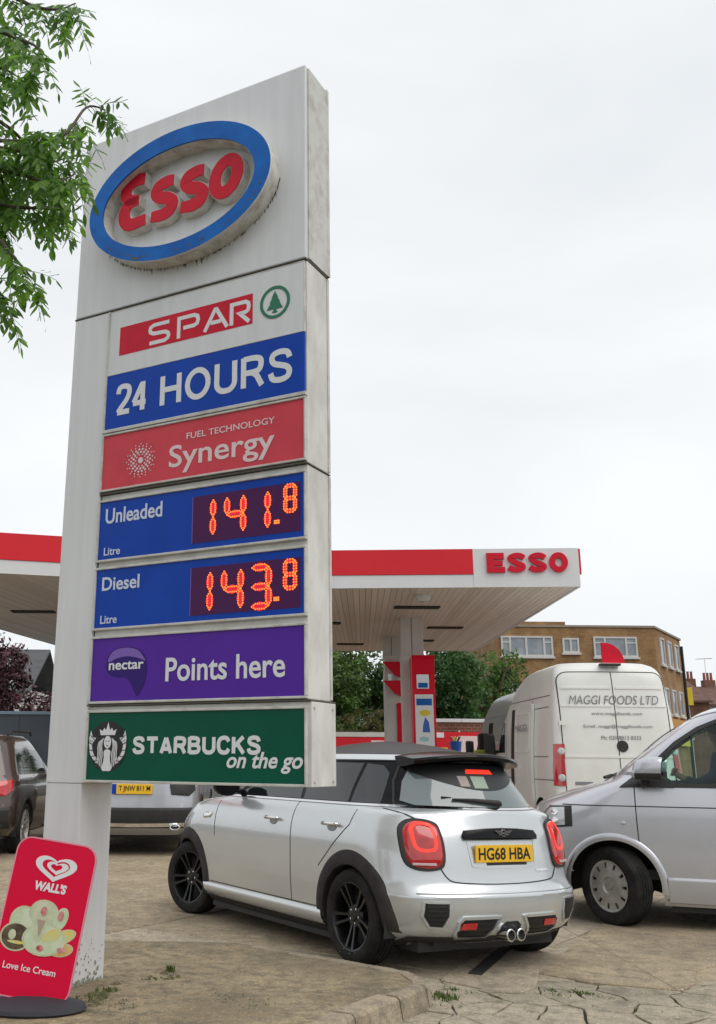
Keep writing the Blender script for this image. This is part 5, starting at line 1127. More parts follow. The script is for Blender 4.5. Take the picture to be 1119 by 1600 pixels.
# ---------------------------------------------------------------- two parked SUVs behind the sign pole
def suv(X,Y,name,label,paint,h=PI/2,plate=None):
    c=place((X,Y),h,label,'car',name=name); c.rotation_euler=(0,0,h)
    sh=Shape([(.28,-.80,3.45,.84,.5,3,.7,2.4),(.40,-.92,3.55,.90,.5,3,.75,2.3),(.62,-.95,3.58,.925,.5,3,.8,2.2),(.80,-.93,3.55,.93,.5,3,.8,2.2),(.95,-.90,3.3,.925,.5,3,.7,2.3),(1.04,-.88,2.7,.905,.5,2.8,.5,2.5),(1.10,-.86,2.15,.87,.5,2.6,.4,2.6),(1.18,-.83,1.95,.84,.5,2.6,.4,2.6),(1.45,-.68,1.50,.75,.5,2.6,.5,2.5),(1.58,-.58,1.25,.70,.5,2.5,.5,2.4),(1.65,-.45,1.05,.64,.5,2.4,.5,2.3)],.012)
    ar=((0,.36,.41),(2.68,.36,.41))
    sh.shell(.28,1.10,26,ar,extra=(.62,)).build('body',paint,c,smooth=30); sh.shell(1.10,1.52,8).build('pillars',GLOSSB if paint is not BROWN else paint,c,smooth=30); sh.shell(1.52,1.65,5,cap=2,crown=.05).build('roof',paint,c,smooth=True)
    MB().box(-.7,3.2,-.75,.75,.24,.32).build('underbody',GAPM,c)
    for sx in (0,2.68):
        for sg in (1,-1):
            wheel(c,sx,sg*.81,.355,.225,sg,0,'alloy',None,HUBC if paint is BROWN else RIMB); liner(c,sx,.36,.42,.45,.89,sg); mb=MB(); flare(mb,sh,sx,.36,.405,.07,sg); mb.build('wheel_arch',CLAD,c,smooth=50)
    fr=mapper(sh,'rear')
    mb=MB(); patch(mb,fr,[(-.68,1.12),(.68,1.12),(.60,1.50),(-.60,1.50)],.005,0,.01); mb.build('rear_screen',TINTR,c)
    mb=MB(); v=[];n=20
    for i in range(n+1):
        y=-.86+1.72*i/n
        for z,o_ in ((.66,.002),(.63,.035),(.50,.045),(.40,.02),(.29,-.03)): v.append(fr(y,z,o_))
    mb.add(v,[[i*5+k,i*5+k+1,(i+1)*5+k+1,(i+1)*5+k] for i in range(n) for k in range(4)]).build('rear_bumper',PLAST,c,smooth=35)
    mb=MB(); strip(mb,fr,[(.80,.43),(0,.42),(-.80,.43)],.05,.05); mb.build('bumper_plate',CHROME if paint is not BROWN else PLAST,c)
    for sg in (1,-1):
        mb=MB(); patch(mb,fr,[(sg*a,b) for a,b in ((.52,.98),(.86,1.04),(.88,.90),(.80,.82),(.55,.84))],.012,.01,.02,flip=sg<0); mb.build('tail_light',TAILR if paint is BROWN else PLAST,c,smooth=40)
        mb=MB(); mb.lathe([(.055,0),(.06,.01),(.06,.12),(.045,.12),(.045,0)],16,Matrix.Translation((-1.0,sg*.62,.40))@Matrix.Rotation(PI/2,4,'Y')@Matrix.Diagonal((.7,1.3,1,1)),None,True); mb.build('exhaust_tip',CHROME,c,smooth=True)
        fs=mapper(sh,'side',sg)
        for x0,x1,t in ((-.35,.45,.35),(.5,1.35,.5),(1.40,1.80,1.1)): mb=MB(); patch(mb,fs,[(x0,1.13),(x1,1.13),(x1-.25*(x1>1.7),1.46),(x0+.1*(x0<0),1.46)],.004,0,.01,flip=sg<0); mb.build('side_window',TINT,c)
        mb=MB(); mb.tube([(-.35,sg*.66,1.66),(-.2,sg*.68,1.715),(.9,sg*.68,1.73),(1.05,sg*.66,1.68)],.018,6); mb.build('roof_rail',PLAST if paint is BROWN else CHROME,c,smooth=True)
        mb=MB(); mb.box(1.62,1.80,sg*1.0-.09,sg*1.0+.09,1.08,1.26,bev=.03); mb.build('door_mirror',PLAST,c,smooth=40)
        mb=MB(); strip(mb,fs,[(1.38,.45),(1.38,1.10)],.008,.002); strip(mb,fs,[(.48,1.10),(.45,.7)],.008,.002); mb.build('door_seams',GAPM,c,kind='stuff')
    if plate:
        mb=MB(); mb.box(-.965,-.94,-.28,.30,.845,.985,bev=.004); q=mb.build('number_plate',YEL,c); xp=-.966
        mb=MB(); mb.box(-.967,-.95,.235,.30,.847,.983); mb.build('blue_band',BLUE,q)
        mb=MB(); text_mb(mb,plate,-.20,.25,-.045,.045,REARM(xp-.001,0,.915),bold=.01); mb.build('plate_lettering',BLACK,q)
    return c
suv(-1.90,15.40,'silver_suv','silver SUV with a black lower bumper, its plate showing just below the coffee panel',SUVS,plate='T JNW 811 M')
suv(-4.42,14.85,'brown_suv','dark brown SUV with red tail lamp at the left edge, behind the sign pole',BROWN)
# ================================================================ CANOPY
Z0,Z1=4.30,4.99
FR=(5.461,16.705); BD=(.547,17.128); FL=(-7.97,14.98); BL=(-5.42,27.9); BR=(5.78,26.95)
can=empty('filling_station_canopy',(0,17,0),0,'wide flat filling station canopy with red and white fascia and slatted underside','canopy')
CO=Matrix.Translation((0,-17,0))
def wallseg(mb,a,b,z0,z1,t0,t1,m=None):
    """vertical slab between plan points, t0..t1 offset to the right of a->b"""
    d=Vector((b[0]-a[0],b[1]-a[1])).normalized(); n=Vector((d.y,-d.x)); q=[(a[0]+n.x*t0,a[1]+n.y*t0),(b[0]+n.x*t0,b[1]+n.y*t0),(b[0]+n.x*t1,b[1]+n.y*t1),(a[0]+n.x*t1,a[1]+n.y*t1)]
    return mb.prism(q[::-1] if t1>t0 else q,z0,z1,CO,m)
mb=MB(); mb.prism([FL,BD,FR,BR,BL],Z0+.10,Z1-.06,CO); mb.build('roof_deck',SOFD,can)
ang=math.atan2(FR[1]-BD[1],FR[0]-BD[0]); dr=Vector((math.cos(ang),math.sin(ang)))
split=atY(740,880,FR[1]+.10).x; sp_=(split,BD[1]+(split-BD[0])*math.tan(ang))
for a,b in ((FL,BD),(BD,sp_)):
    mb=MB(); wallseg(mb,a,b,Z0+.235,Z1,-.02,.035); mb.build('red_fascia',CANR,can)
    mb=MB(); wallseg(mb,a,b,Z0,Z0+.23,-.02,.02); mb.build('white_fascia',CANW,can)
    # panel joints
    d=Vector((b[0]-a[0],b[1]-a[1])); L_=d.length; d.normalize()
mb=MB(); wallseg(mb,sp_,FR,Z0,Z1,-.02,.03); cf=mb.build('corner_fascia',CANW,can)
mb=MB(); wallseg(mb,FR,BR,Z0,Z1,-.02,.03); mb.build('side_fascia',CANW,can)
mb=MB(); wallseg(mb,(FR[0]+.03,FR[1]+.05),(BR[0]+.03,BR[1]),Z0+.24,Z1+.006,.004,.05); mb.build('red_fascia',CANR,can)
for a,b in ((BR,BL),(BL,FL)): mb=MB(); wallseg(mb,a,b,Z0,Z1,-.02,.03); mb.build('back_fascia',CANW,can)
for k in range(9):
    for a,b in ((FL,BD),(BD,FR)):
        pass
# ESSO block letters, each standing off the fascia
FM=Matrix.Translation((sp_[0],sp_[1]-17,0))@Matrix.Rotation(ang,4,'Z')@plane_front(-.032)
def L2(px,py):   # along the corner fascia from a picture measurement, once
    r=ray(px,py); n=Vector((-math.sin(ang),math.cos(ang))); t=(sp_[0]*n.x+sp_[1]*n.y)/(r[0]*n.x+r[1]*n.y); return ((r[0]*t-sp_[0])*dr.x+(r[1]*t-sp_[1])*dr.y)
u0=.235; lw=.312; gap=.050; lz0,lz1=4.555,4.905
def bigletter(mb,ch,x,M,th,z=0,k=0):
    h=lz1-lz0; w=.105+k
    if ch=='E':
        flat(mb,[(x-k/2,lz0-k/2),(x+lw+k/2,lz0-k/2),(x+lw+k/2,lz0+.10+k/2),(x+.12+k/2,lz0+.10+k/2),(x+.12+k/2,lz0+.125-k/2),(x+lw*.88,lz0+.125-k/2),(x+lw*.88,lz0+.21+k/2),(x+.12+k/2,lz0+.21+k/2),(x+.12+k/2,lz0+.235-k/2),(x+lw*.96+k/2,lz0+.235-k/2),(x+lw*.96+k/2,lz1+k/2),(x-k/2,lz1+k/2)],M,th,z)
    elif ch=='S': stroke(mb,[(x+lw*.92,lz1-.095),(x+lw*.72,lz1-.052),(x+lw*.42,lz1-.050),(x+lw*.17,lz1-.085),(x+lw*.24,lz1-.135),(x+lw*.55,lz0+.160),(x+lw*.80,lz0+.125),(x+lw*.83,lz0+.080),(x+lw*.58,lz0+.050),(x+lw*.28,lz0+.052),(x+lw*.06,lz0+.095)],w*.88,M,th,z,6)
    else: stroke(mb,[(x+lw*.5+(lw*.5-.045)*math.cos(t),(lz0+lz1)/2+(h/2-.047)*math.sin(t)) for t in [2*PI*i/28 for i in range(28)]],w*.92,M,th,z,0,closed=True)
for i,ch in enumerate('ESSO'):
    mb=MB(); bigletter(mb,ch,u0+i*(lw+gap),FM,.05); l=mb.build('raised_letter',RED,cf)
# underside slats running front to back, each its own piece
n_=118; fe=[]
def lerp2(a,b,t): return (a[0]+(b[0]-a[0])*t,a[1]+(b[1]-a[1])*t)
tot=8.78+4.93
def front_pt(t):
    s_=t*tot
    return lerp2(FL,BD,s_/8.78) if s_<8.78 else lerp2(BD,FR,(s_-8.78)/4.93)
slat_rn=random.Random(2)
SOFV=[mat('soffit_a',(.76,.68,.62),.5),mat('soffit_b',(.71,.63,.57),.5),mat('soffit_c',(.80,.72,.66),.5)]
for i in range(n_):
    t0=(i+.02)/n_; t1=(i+.965)/n_; a=front_pt(t0); b=front_pt(t1); c_=lerp2(BL,BR,t1); d=lerp2(BL,BR,t0)
    mb=MB(); q=[a,b,c_,d]; z=Z0+.012
    mb.prism(q,z,z+.02,CO); mb.build('slat',SOFV[slat_rn.randrange(3)],can)
# recessed light fittings and a round speaker
for x,y,w in ((3.0,19.2,.9),(1.2,21.6,.9),(4.1,22.2,.8),(.9,24.5,.8),(3.9,24.7,.7),(-.8,19.5,.9),(-3.2,18.6,.9),(-4.9,20.2,.9),(-2.4,23.0,.9),(-4.6,23.8,.9),(2.2,25.6,.7)):
    mb=MB(); mb.box(x-w/2,x+w/2,y-.14,y+.14,Z0-.012,Z0+.02,CO); lf=mb.build('light_fitting',GAPM,can)
p=atZ(661,931,Z0); mb=MB(); mb.lathe([(0,-.13),(.10,-.12),(.15,-.06),(.15,.0)],20,Matrix.Translation((p.x,p.y-17,Z0+.01))); sk=mb.build('round_floodlight',CANW,can,smooth=40)
mb=MB(); mb.lathe([(0,-.135),(.07,-.133)],16,Matrix.Translation((p.x,p.y-17,Z0+.01))); mb.build('lens',LENS,sk)
# columns
def column(px0,px1,pyt,Y,lab):
    a=atY(px0,pyt,Y); b=atY(px1,pyt,Y); w=b.x-a.x; e=empty('canopy_column',((a.x+b.x)/2,Y,0),ang,lab,'column','canopy columns')
    h=w*.44
    mb=MB(); mb.box(-h,h,-h,h,gz(a.x),Z0+.02); mb.build('shaft',COLM,e,bevel=.015)
    for x in (-h*.02,): mb=MB(); mb.box(x-.006,x+.006,-h-.004,-h+.01,0,Z0-.01); mb.build('cladding_joint',GAPM,e)
    mb=MB(); mb.box(-h-.02,h+.02,-h-.02,h+.02,0,.9); mb.build('base_guard',PUMPR,e)
    return e
column(622,661,964,20.9,'pale square column nearer the camera, directly left of the tall red pump')
column(596,626,994,24.3,'grey square column farther back, behind the nearer pale column')
# raised pump islands
for X,Y,l in ((3.1,20.6,3.6),(2.9,24.4,3.4)):
    mb=MB(); mb.box(X-.55,X+.75,Y-l/2,Y+l/2,-.1,.10); mb.build('pump_island',KERB,kind='structure',bevel=.02)
# fuel pumps
def pump(X,Y,lab,top,flip=1,w=.46,poster=True):
    e=empty('fuel_pump',(X,Y,.10),ang,lab,'fuel pump','fuel pumps under the canopy'); H=top-.10; d=.26
    pr=[(-d,0),(-d,.80*H),(-d-.02,.88*H),(-d-.10,H-.08),(-d-.15,H),(d+.15,H),(d+.10,H-.08),(d+.02,.88*H),(d,.80*H),(d,0)]
    mb=MB(); mb.prism([(a,b) for a,b in pr],-w/2,w/2,None,None,'x'); mb.build('housing',PUMPR if poster else COLM,e,bevel=.01)
    if not poster:
        for z_ in (.74*H,.86*H): mb=MB(); mb.prism([(-w*.62,z_+.10*H),(w*.5,z_+.10*H),(w*.5,z_),(w*.1,z_+.02*H)],-d-.16,-d-.02,None,None,'y'); mb.build('red_wing',PUMPR,e)
        mb=MB(); mb.box(w*.22,w*.52,-d-.05,-d,.0,.70*H,bev=.02); mb.build('red_side_cover',PUMPR,e)
    if poster:
        mb=MB(); mb.box(-w*.40,w*.40,-d-.022,-d+.002,.25,.765*H); p=mb.build('poster',TXT,e)
        B_=plane_front(-d-.0225); mb=MB(); flat(mb,[(-w*.34,.70*H),(w*.34,.70*H),(w*.34,.74*H),(-w*.34,.74*H)],B_,.002); mb.build('blue_block',BLUE2,p)
        mb=MB(); flat(mb,ell(.01,.655*H,w*.24,.06,14),B_,.002); mb.build('yellow_mark',YELS,p)
        mb=MB(); flat(mb,[(-w*.10,.54*H),(w*.22,.54*H),(w*.18,.60*H),(w*.02,.63*H),(-w*.08,.58*H)],B_,.002); mb.build('blue_figure',BINB,p)
        mb=MB(); flat(mb,ell(-.02,.50*H,.10,.05,10),B_,.002); mb.build('pale_mark',mat('pale_teal',(.35,.55,.58),.5),p)
    mb=MB(); mb.box(-w*.30,w*.24,-d-.035,-d,.80*H,.885*H); s=mb.build('price_display',LENS,e)
    mb=MB(); mb.box(-w*.24,w*.18,-d-.039,-d-.035,.805*H,.835*H); mb.build('display_band',BLUE2,s)
    mb=MB(); mb.box(-w/2-.30*flip if flip>0 else w/2,-w/2 if flip>0 else w/2+.3,-.2,.12,.0,.46*H); hb=mb.build('hose_cabinet',CANW,e,bevel=.01)
    for k in range(2):
        x=-w/2-.08-.12*k if flip>0 else w/2+.08+.12*k; mb=MB(); mb.box(x-.03,x+.03,-.30,-.2,.36*H,.45*H); mb.build('nozzle',PLAST,e)
        mb=MB(); mb.tube([(x,-.26,.37*H),(x+.02,-.36,.15*H),(x+.05,-.34,.04*H),(x-.02,-.24,.10*H),(x-.03,-.22,.42*H)],.016,6); mb.build('hose',BLACK,e,smooth=True)
    return e
pump(3.22,20.2,'tall red fuel pump with a white poster, right of the nearer canopy column',3.42)
pump(3.02,23.5,'farther pale fuel pump with dark red wing shapes, in front of the grey column',3.75,-1,.36,False)
# ================================================================ BACKGROUND
def crown_mesh(name,blobs,n,leaf,m,parent,rn,gap=.0):
    """leaf sized quads scattered through lumpy ellipsoids; blobs: (x,y,z,rx,ry,rz)"""
    v=[];f=[]; tot=sum(b[3]*b[4]*b[5] for b in blobs)
    for b in blobs:
        clumps=[]
        for _ in range(max(4,int(26*(b[3]*b[5])**.5))):
            u=rn.uniform(-1,1); a=rn.random()*2*PI; r=rn.uniform(.55,1.0); q=math.sqrt(1-u*u); clumps.append((b[0]+b[3]*r*q*math.cos(a),b[1]+b[4]*r*q*math.sin(a),b[2]+b[5]*r*u,rn.uniform(.22,.42)*min(b[3],b[5])))
        k=int(n*b[3]*b[4]*b[5]/tot)
        for _ in range(k):
            c=clumps[rn.randrange(len(clumps))]; 
            d=Vector((rn.gauss(0,1),rn.gauss(0,1),rn.gauss(0,1))).normalized()*c[3]*rn.random()**.45
            p=Vector(c[:3])+d; s=leaf*rn.uniform(.6,1.3); nrm=(d.normalized()+Vector((rn.gauss(0,.6),rn.gauss(0,.6),rn.gauss(0,.6)+.5))).normalized()
            t=nrm.orthogonal().normalized(); t=(Matrix.Rotation(rn.random()*6.28,3,nrm)@t); w=nrm.cross(t)
            o=len(v); v+=[tuple(p-t*s),tuple(p+w*s*.45),tuple(p+t*s),tuple(p-w*s*.45)]; f.append([o,o+1,o+2,o+3])
    me=bpy.data.meshes.new(name); me.from_pydata(v,[],f); me.materials.append(m); o=bpy.data.objects.new(name,me); COL.objects.link(o); o.parent=parent; o['kind']='stuff'; return o
def tree(X,Y,H,Rr,label,m,n,leaf,seed,cat='tree',name='tree',group=None,low=.25,z0=0):
    rn=random.Random(seed); e=empty(name,(X,Y,z0),0,label,cat,group)
    mb=MB(); pts=[(0,0,-.1),(rn.uniform(-.1,.1),0,H*.2),(rn.uniform(-.2,.2),rn.uniform(-.2,.2),H*.45),(rn.uniform(-.3,.3),0,H*.75)]; mb.tube(pts,[.05*H,.04*H,.028*H,.01*H],8); mb.build('trunk',BARK,e,smooth=True)
    blobs=[]
    for k in range(9):
        a=rn.random()*6.28; r=Rr*rn.uniform(.2,.62); z=H*rn.uniform(low+.12,.86); s=Rr*rn.uniform(.38,.6)*(1-.35*(z/H-.5)); blobs.append((r*math.cos(a),r*math.sin(a),min(z,H-s*.8),s,s,s*.8))
        mb=MB(); mb.tube([pts[1 if z<H*.5 else 2],(r*.5*math.cos(a),r*.5*math.sin(a),z*.8),(r*math.cos(a),r*math.sin(a),z)],[.018*H,.012*H,.004*H],6); mb.build('limb',BARK,e,smooth=True)
    blobs.append((0,0,H*.62,Rr*.6,Rr*.6,H*.25)); blobs.append((0,0,H*(low+.18),Rr*.7,Rr*.7,H*.18))
    crown_mesh('crown',blobs,n,leaf,m,e,rn); return e
TREE2=mat('tree_leaf_b',(.075,.17,.045),.6,col2=(.02,.06,.018),vscale=.8,lo=.38,hi=.62); TREE3=mat('tree_leaf_c',(.13,.22,.055),.6,col2=(.035,.075,.022),vscale=.9,lo=.38,hi=.62); translucent(TREE2,.25); translucent(TREE3,.3)
tree(2.6,39,6.6,2.4,'light green tree behind the hedge, just right of the sign',TREE3,15000,.10,1)
tree(4.6,41,6.4,2.0,'green tree half hidden behind the canopy columns',TREEL,9000,.10,2)
tree(6.9,37,6.3,2.2,'dark green tree right of the red pump, beyond the brick wall',TREE2,16000,.09,3)
tree(9.3,41,6.4,1.9,'pale feathery tree edge between the dark tree and the brick flats',TREE3,5000,.10,4)
tree(15.5,75,13.2,3.0,'distant tree top showing above the flats beside the canopy corner',TREE2,6000,.16,6)
tree(-11.2,38,6.1,2.7,'dark red maple at the left edge below the canopy',MAPLE,15000,.11,5,low=.12)
tree(-8.0,40,5.3,2.2,'smaller dark red maple beside the sign pole, right of the big maple',MAPLE,8000,.11,8,low=.12)
# hedge
he=empty('hedge',(3.1,33.5,0),0,'clipped hedge with brown lower twigs and yellow green top, behind the red barrier','hedge')
rn=random.Random(4); crown_mesh('foliage',[(x,0,z,.75,.5,.55) for x in (-1.6,-.8,0,.8,1.5) for z in (1.2,2.0,2.6)],9000,.06,HEDGE,he,rn)
mb=MB()
for _ in range(120): x=rn.uniform(-2.2,2.1); mb.tube([(x,-.35,0),(x+rn.uniform(-.15,.15),-.5,1.3),(x+rn.uniform(-.3,.3),-.5,2.3)],[.02,.014,.006],4)
mb.build('twigs',BARK,he,kind='stuff')
# brick boundary wall with coping
bw=empty('brick_wall',(7.3,32.0,0),0,'low red brick boundary wall with pale coping stones, right of the pump','wall')
MB().box(-1.9,2.8,-.11,.11,-.1,2.55).build('wall_body',BRKR,bw)
for k in range(5): MB().box(-1.95+k*.95,-1.01+k*.95,-.16,.16,2.55,2.66).build('coping_stone',CANW,bw,bevel=.01)
# red banners / barrier with white notices
def banner(x0,x1,Y,z0,z1,lab,notices):
    e=empty('red_banner',((x0+x1)/2,Y,0),0,lab,'banner','red banners along the back of the forecourt'); w=(x1-x0)/2
    MB().box(-w,w,-.03,.03,z0,z1).build('banner_sheet',CANR,e)
    for x in (-w+.05,0,w-.05): MB().tube([(x,.05,0),(x,.05,z1+.05)],.03,6).build('post',COLM,e)
    for a,b,c_,d,m in notices: MB().box(a,b,-.045,-.03,c_,d).build('notice',m,e)
    return e
banner(4.9,7.2,31.0,1.0,2.22,'red banner with white notices hanging right of the poster pump',[(-.05,.75,1.55,2.1,TXTP),(-.95,-.45,1.2,1.5,TXT),(-.95,-.4,1.65,1.75,YELS),(-.95,-.5,2.05,2.2,TXT)])
banner(1.9,4.3,31.2,1.2,2.05,'orange red barrier with a white top edge, left of the canopy columns',[(-1.1,1.1,2.06,2.2,RENDER),(.2,.6,1.75,1.95,TXTP)])
# clutter by the pump
cl=empty('flower_bucket',(5.15,27.0,0),0,'blue bucket on a stand beyond the hatchback roof','bucket')
MB().lathe([(0,1.55),(.13,1.55),(.17,1.86),(.16,1.86),(.12,1.58)],14,None).build('bucket',BINB,cl,smooth=40); MB().tube([(0,0,0),(0,0,1.55)],.035,6).build('stand',PLAST,cl)
for k in range(7): a=k*.9; MB().tube([(0,0,1.6),(.05*math.cos(a),.05*math.sin(a),1.85),(.13*math.cos(a),.13*math.sin(a),1.98)],.02,4).build('stem',[GRASS,TXTP,YELS][k%3],cl)
bn=empty('windscreen_wash_stand',(5.5,25.0,0),0,'black wash stand with lime green base beyond the hatchback spoiler','stand')
MB().box(-.16,.16,-.12,.12,1.62,2.02,bev=.03).build('dispenser',PLAST,bn,smooth=40); MB().box(-.26,.20,-.18,.18,1.45,1.62,bev=.03).build('tray',LIME,bn); MB().box(-.08,.08,-.08,.08,0,1.45).build('stand_post',PLAST,bn); MB().box(.02,.12,-.125,-.12,1.75,1.98).build('notice',TXT,bn)
# blue grey cabin and grey roofed house on the left
sh_=empty('storage_cabin',(-8.5,25.6,0),0,'long blue grey cabin with pale blue roof trim behind the brown SUV','cabin')
MB().box(-4,3.85,0,2.4,-.05,2.42).build('cabin_wall',SHEDM,sh_); MB().box(-4.05,3.9,-.05,2.45,2.42,2.50).build('roof_trim',SHEDT,sh_,bevel=.01)
for k in range(7): MB().box(-3.4+k*1.1-.02,-3.4+k*1.1+.02,-.015,.0,.0,2.40).build('panel_rib',SHEDM,sh_)
def house_roofed(X,Y,w,d,eave,ridge,lab,wallm,roofm,chims=(),sky=(),name='house',group=None,wins=()):
    e=empty(name,(X,Y,0),0,lab,'house',group)
    MB().box(-w/2,w/2,0,d,-.1,eave).build('wall',wallm,e)
    v=[(-w/2-.2,-.3,eave-.1),(w/2+.2,-.3,eave-.1),(w/2+.2,d/2,ridge),(-w/2-.2,d/2,ridge),(-w/2-.2,d+.3,eave-.1),(w/2+.2,d+.3,eave-.1)]
    v+=[(a,b,c-.15) for a,b,c in v]
    r=MB().add(v,[[0,1,2,3],[3,2,5,4],[0,6,7,1],[6,9,8,7],[9,10,11,8],[0,3,9,6],[3,4,10,9],[1,7,8,2],[2,8,11,5],[4,5,11,10]]).build('roof',roofm,e)
    for (x,zt) in chims:
        c=MB().box(x-.45,x+.45,d/2-.35,d/2+.35,ridge-.6,zt).build('chimney',BRKR,r); 
        for k in (-1,0,1)[:3]: MB().lathe([(.12,0),(.10,.55),(.13,.6),(.0,.6)],8,Matrix.Translation((x+k*.28,d/2,zt))).build('chimney_pot',mat('terracotta',(.30,.10,.07),.8) if 'terracotta' not in MATS else MATS['terracotta'],r)
    for (x0,x1,t0,t1) in sky:
        z=lambda t:eave+(ridge-eave)*t; y=lambda t:-.3+(d/2+.3)*t
        MB().add([(x0,y(t0),z(t0)+.08),(x1,y(t0),z(t0)+.08),(x1,y(t1),z(t1)+.08),(x0,y(t1),z(t1)+.08),(x0,y(t0),z(t0)-.2),(x1,y(t0),z(t0)-.2)],[[0,1,2,3],[0,4,5,1]]).build('skylight',LENS,r)
    for (x0,x1,z0,z1) in wins:
        f=MB(); f.ringprism([(x0,z0),(x1,z0),(x1,z1),(x0,z1)],[(x0+.08,z0+.08),(x1-.08,z0+.08),(x1-.08,z1-.08),(x0+.08,z1-.08)],-.06,.02,None,None,'y'); q=f.build('window',RENDER,e); MB().box(x0+.07,x1-.07,-.02,.02,z0+.07,z1-.07).build('pane',WIN,q)
    return e
house_roofed(-18.8,60,8.5,9,5.4,8.3,'grey slate roofed house with a bright skylight, far left',RENDER,SLATE,sky=((1.6,2.6,.45,.72),(3.0,3.8,.1,.2)),wins=((-3,-1.5,3,4.6),(1,2.5,3,4.6)))
# ---- block of flats
bf=empty('block_of_flats',(14.2,60,0),0,'three storey yellow brick flats with flat roof and white windows behind the vans','building')
P0=(0,0); P1=(9.85,0); P2=(14.1,6.4); ZT=9.45
MB().prism([(0,0),(9.85,0),(14.1,6.4),(11,12),(0,12)],-.1,ZT).build('wall',BRK,bf)
MB().prism([(-.08,-.08),(9.89,-.08),(14.2,6.38),(11.1,12.1),(-.08,12.1)],ZT,ZT+.13).build('coping',mat('stone_coping',(.30,.25,.20),.8),bf)
MB().box(-.05,4.35,-.05,5,ZT+.13,ZT+.33).build('parapet',BRK,bf)
def bwin(o,d,x0,x1,z0,z1,mull=(),top=None):
    """window in wall through o with direction d"""
    n=Vector((d[1],-d[0])); M_=Matrix(((d[0],-n.x,0,o[0]),(d[1],-n.y,0,o[1]),(0,0,1,0),(0,0,0,1)))
    f=MB(); f.ringprism([(x0,z0),(x1,z0),(x1,z1),(x0,z1)],[(x0+.11,z0+.11),(x1-.11,z0+.11),(x1-.11,z1-.11),(x0+.11,z1-.11)],-.09,.02,M_,None,'y')
    for m in mull: f.box(m-.06,m+.06,-.09,.02,z0+.11,z1-.11,M_)
    w=f.build('window',RENDER,bf); xs=[x0]+list(mull)+[x1]
    for a,b in zip(xs,xs[1:]): MB().box(a+.07,b-.07,-.03,.01,z0+.1,z1-.1,M_).build('pane',WIN,w)
    if top:
        for a,b in ((xs[0],xs[1]),(xs[-2],xs[-1])): MB().box(a+.07,b-.07,-.07,-.02,z1-.42,z1-.34,M_).build('transom',RENDER,w)
    MB().box(x0-.08,x1+.08,-.16,.0,z0-.12,z0,M_).build('sill',RENDER,w)
for zz in (0,-2.95,-5.9):
    bwin(P0,(1,0),.30,3.50,7.62+zz,8.88+zz,(.85,1.85,2.95),True); bwin(P0,(1,0),4.10,5.12,7.86+zz,8.78+zz,(4.6,)); bwin(P0,(1,0),6.02,8.72,7.62+zz,8.88+zz,(6.72,8.02),True)
dd=Vector((4.25,6.4)).normalized()
for zz in (0,-3.0):
    for k in range(3): bwin(P1,(dd.x,dd.y),1.15+k*2.15,2.35+k*2.15,7.3+zz,9.0+zz if not zz else 8.9+zz,())
M_=Matrix(((dd.x,-dd.y,0,P1[0]),(dd.y,dd.x,0,P1[1]),(0,0,1,0),(0,0,0,1)))
MB().box(1.0,6.8,-.25,.0,3.3,4.0,M_).build('shop_fascia',ORNG,bf); MB().box(1.0,6.8,-.2,.0,2.4,2.9,M_).build('shop_fascia',YELS,bf)
MB().tube([(14.15,6.3,0),(14.15,6.3,ZT-.4)],.09,6).build('downpipe',GAPM,bf)
# ---- terrace to the right
house_roofed(31.6,74,3.4,10,6.0,8.1,'nearest terraced house with tall chimney stack and yellow board, right of the flats',BRKR,TILE,chims=((.6,9.2),),wins=((-.9,.3,3.0,4.6),),group='terraced houses right of the flats')
house_roofed(34.9,75,3.2,10,5.8,7.4,'second terraced house with white front and low row of chimney pots',RENDER,TILE,chims=((-.4,8.0),(1.2,7.9)),wins=((-1.2,-.1,3.0,4.6),(.5,1.4,3.0,4.6)),group='terraced houses right of the flats')
house_roofed(38.2,76,3.4,10,5.8,7.3,'last terraced house with white front, at the right edge of the picture',RENDER,TILE,chims=((-.2,8.0),),wins=((-1.2,.0,3.0,4.6),),group='terraced houses right of the flats')
yb=MB().box(-.28,.28,-.1,.05,0,1.2).build('yellow_board',YELS); yb.location=atY(1077,1102,68); tag(yb,'upright yellow board between the flats and the terraced houses','sign'); 
MB().tube([(0,.1,-6),(0,.1,0)],.05,6).build('board_post',COLM,yb)
def aerial(x,y,z,lab,h):
    e=empty('tv_aerial',(x,y,z),.4,lab,'aerial','television aerials above the terraced roofs'); MB().tube([(0,0,0),(0,0,h)],.03,4).build('mast',COLM,e)
    MB().tube([(-.8,0,h),(.8,0,h+.1)],.025,4).build('boom',COLM,e)
    for k in range(6): MB().tube([(-.7+k*.26,-.3,h+k*.02),(-.7+k*.26,.3,h+k*.02)],.018,4).build('element',COLM,e)
aerial(32.9,79,7.2,'slender aerial nearest the flats, above the first chimney',3.6)
aerial(36.0,80,7.0,'aerial farthest right, at the picture edge',2.6)
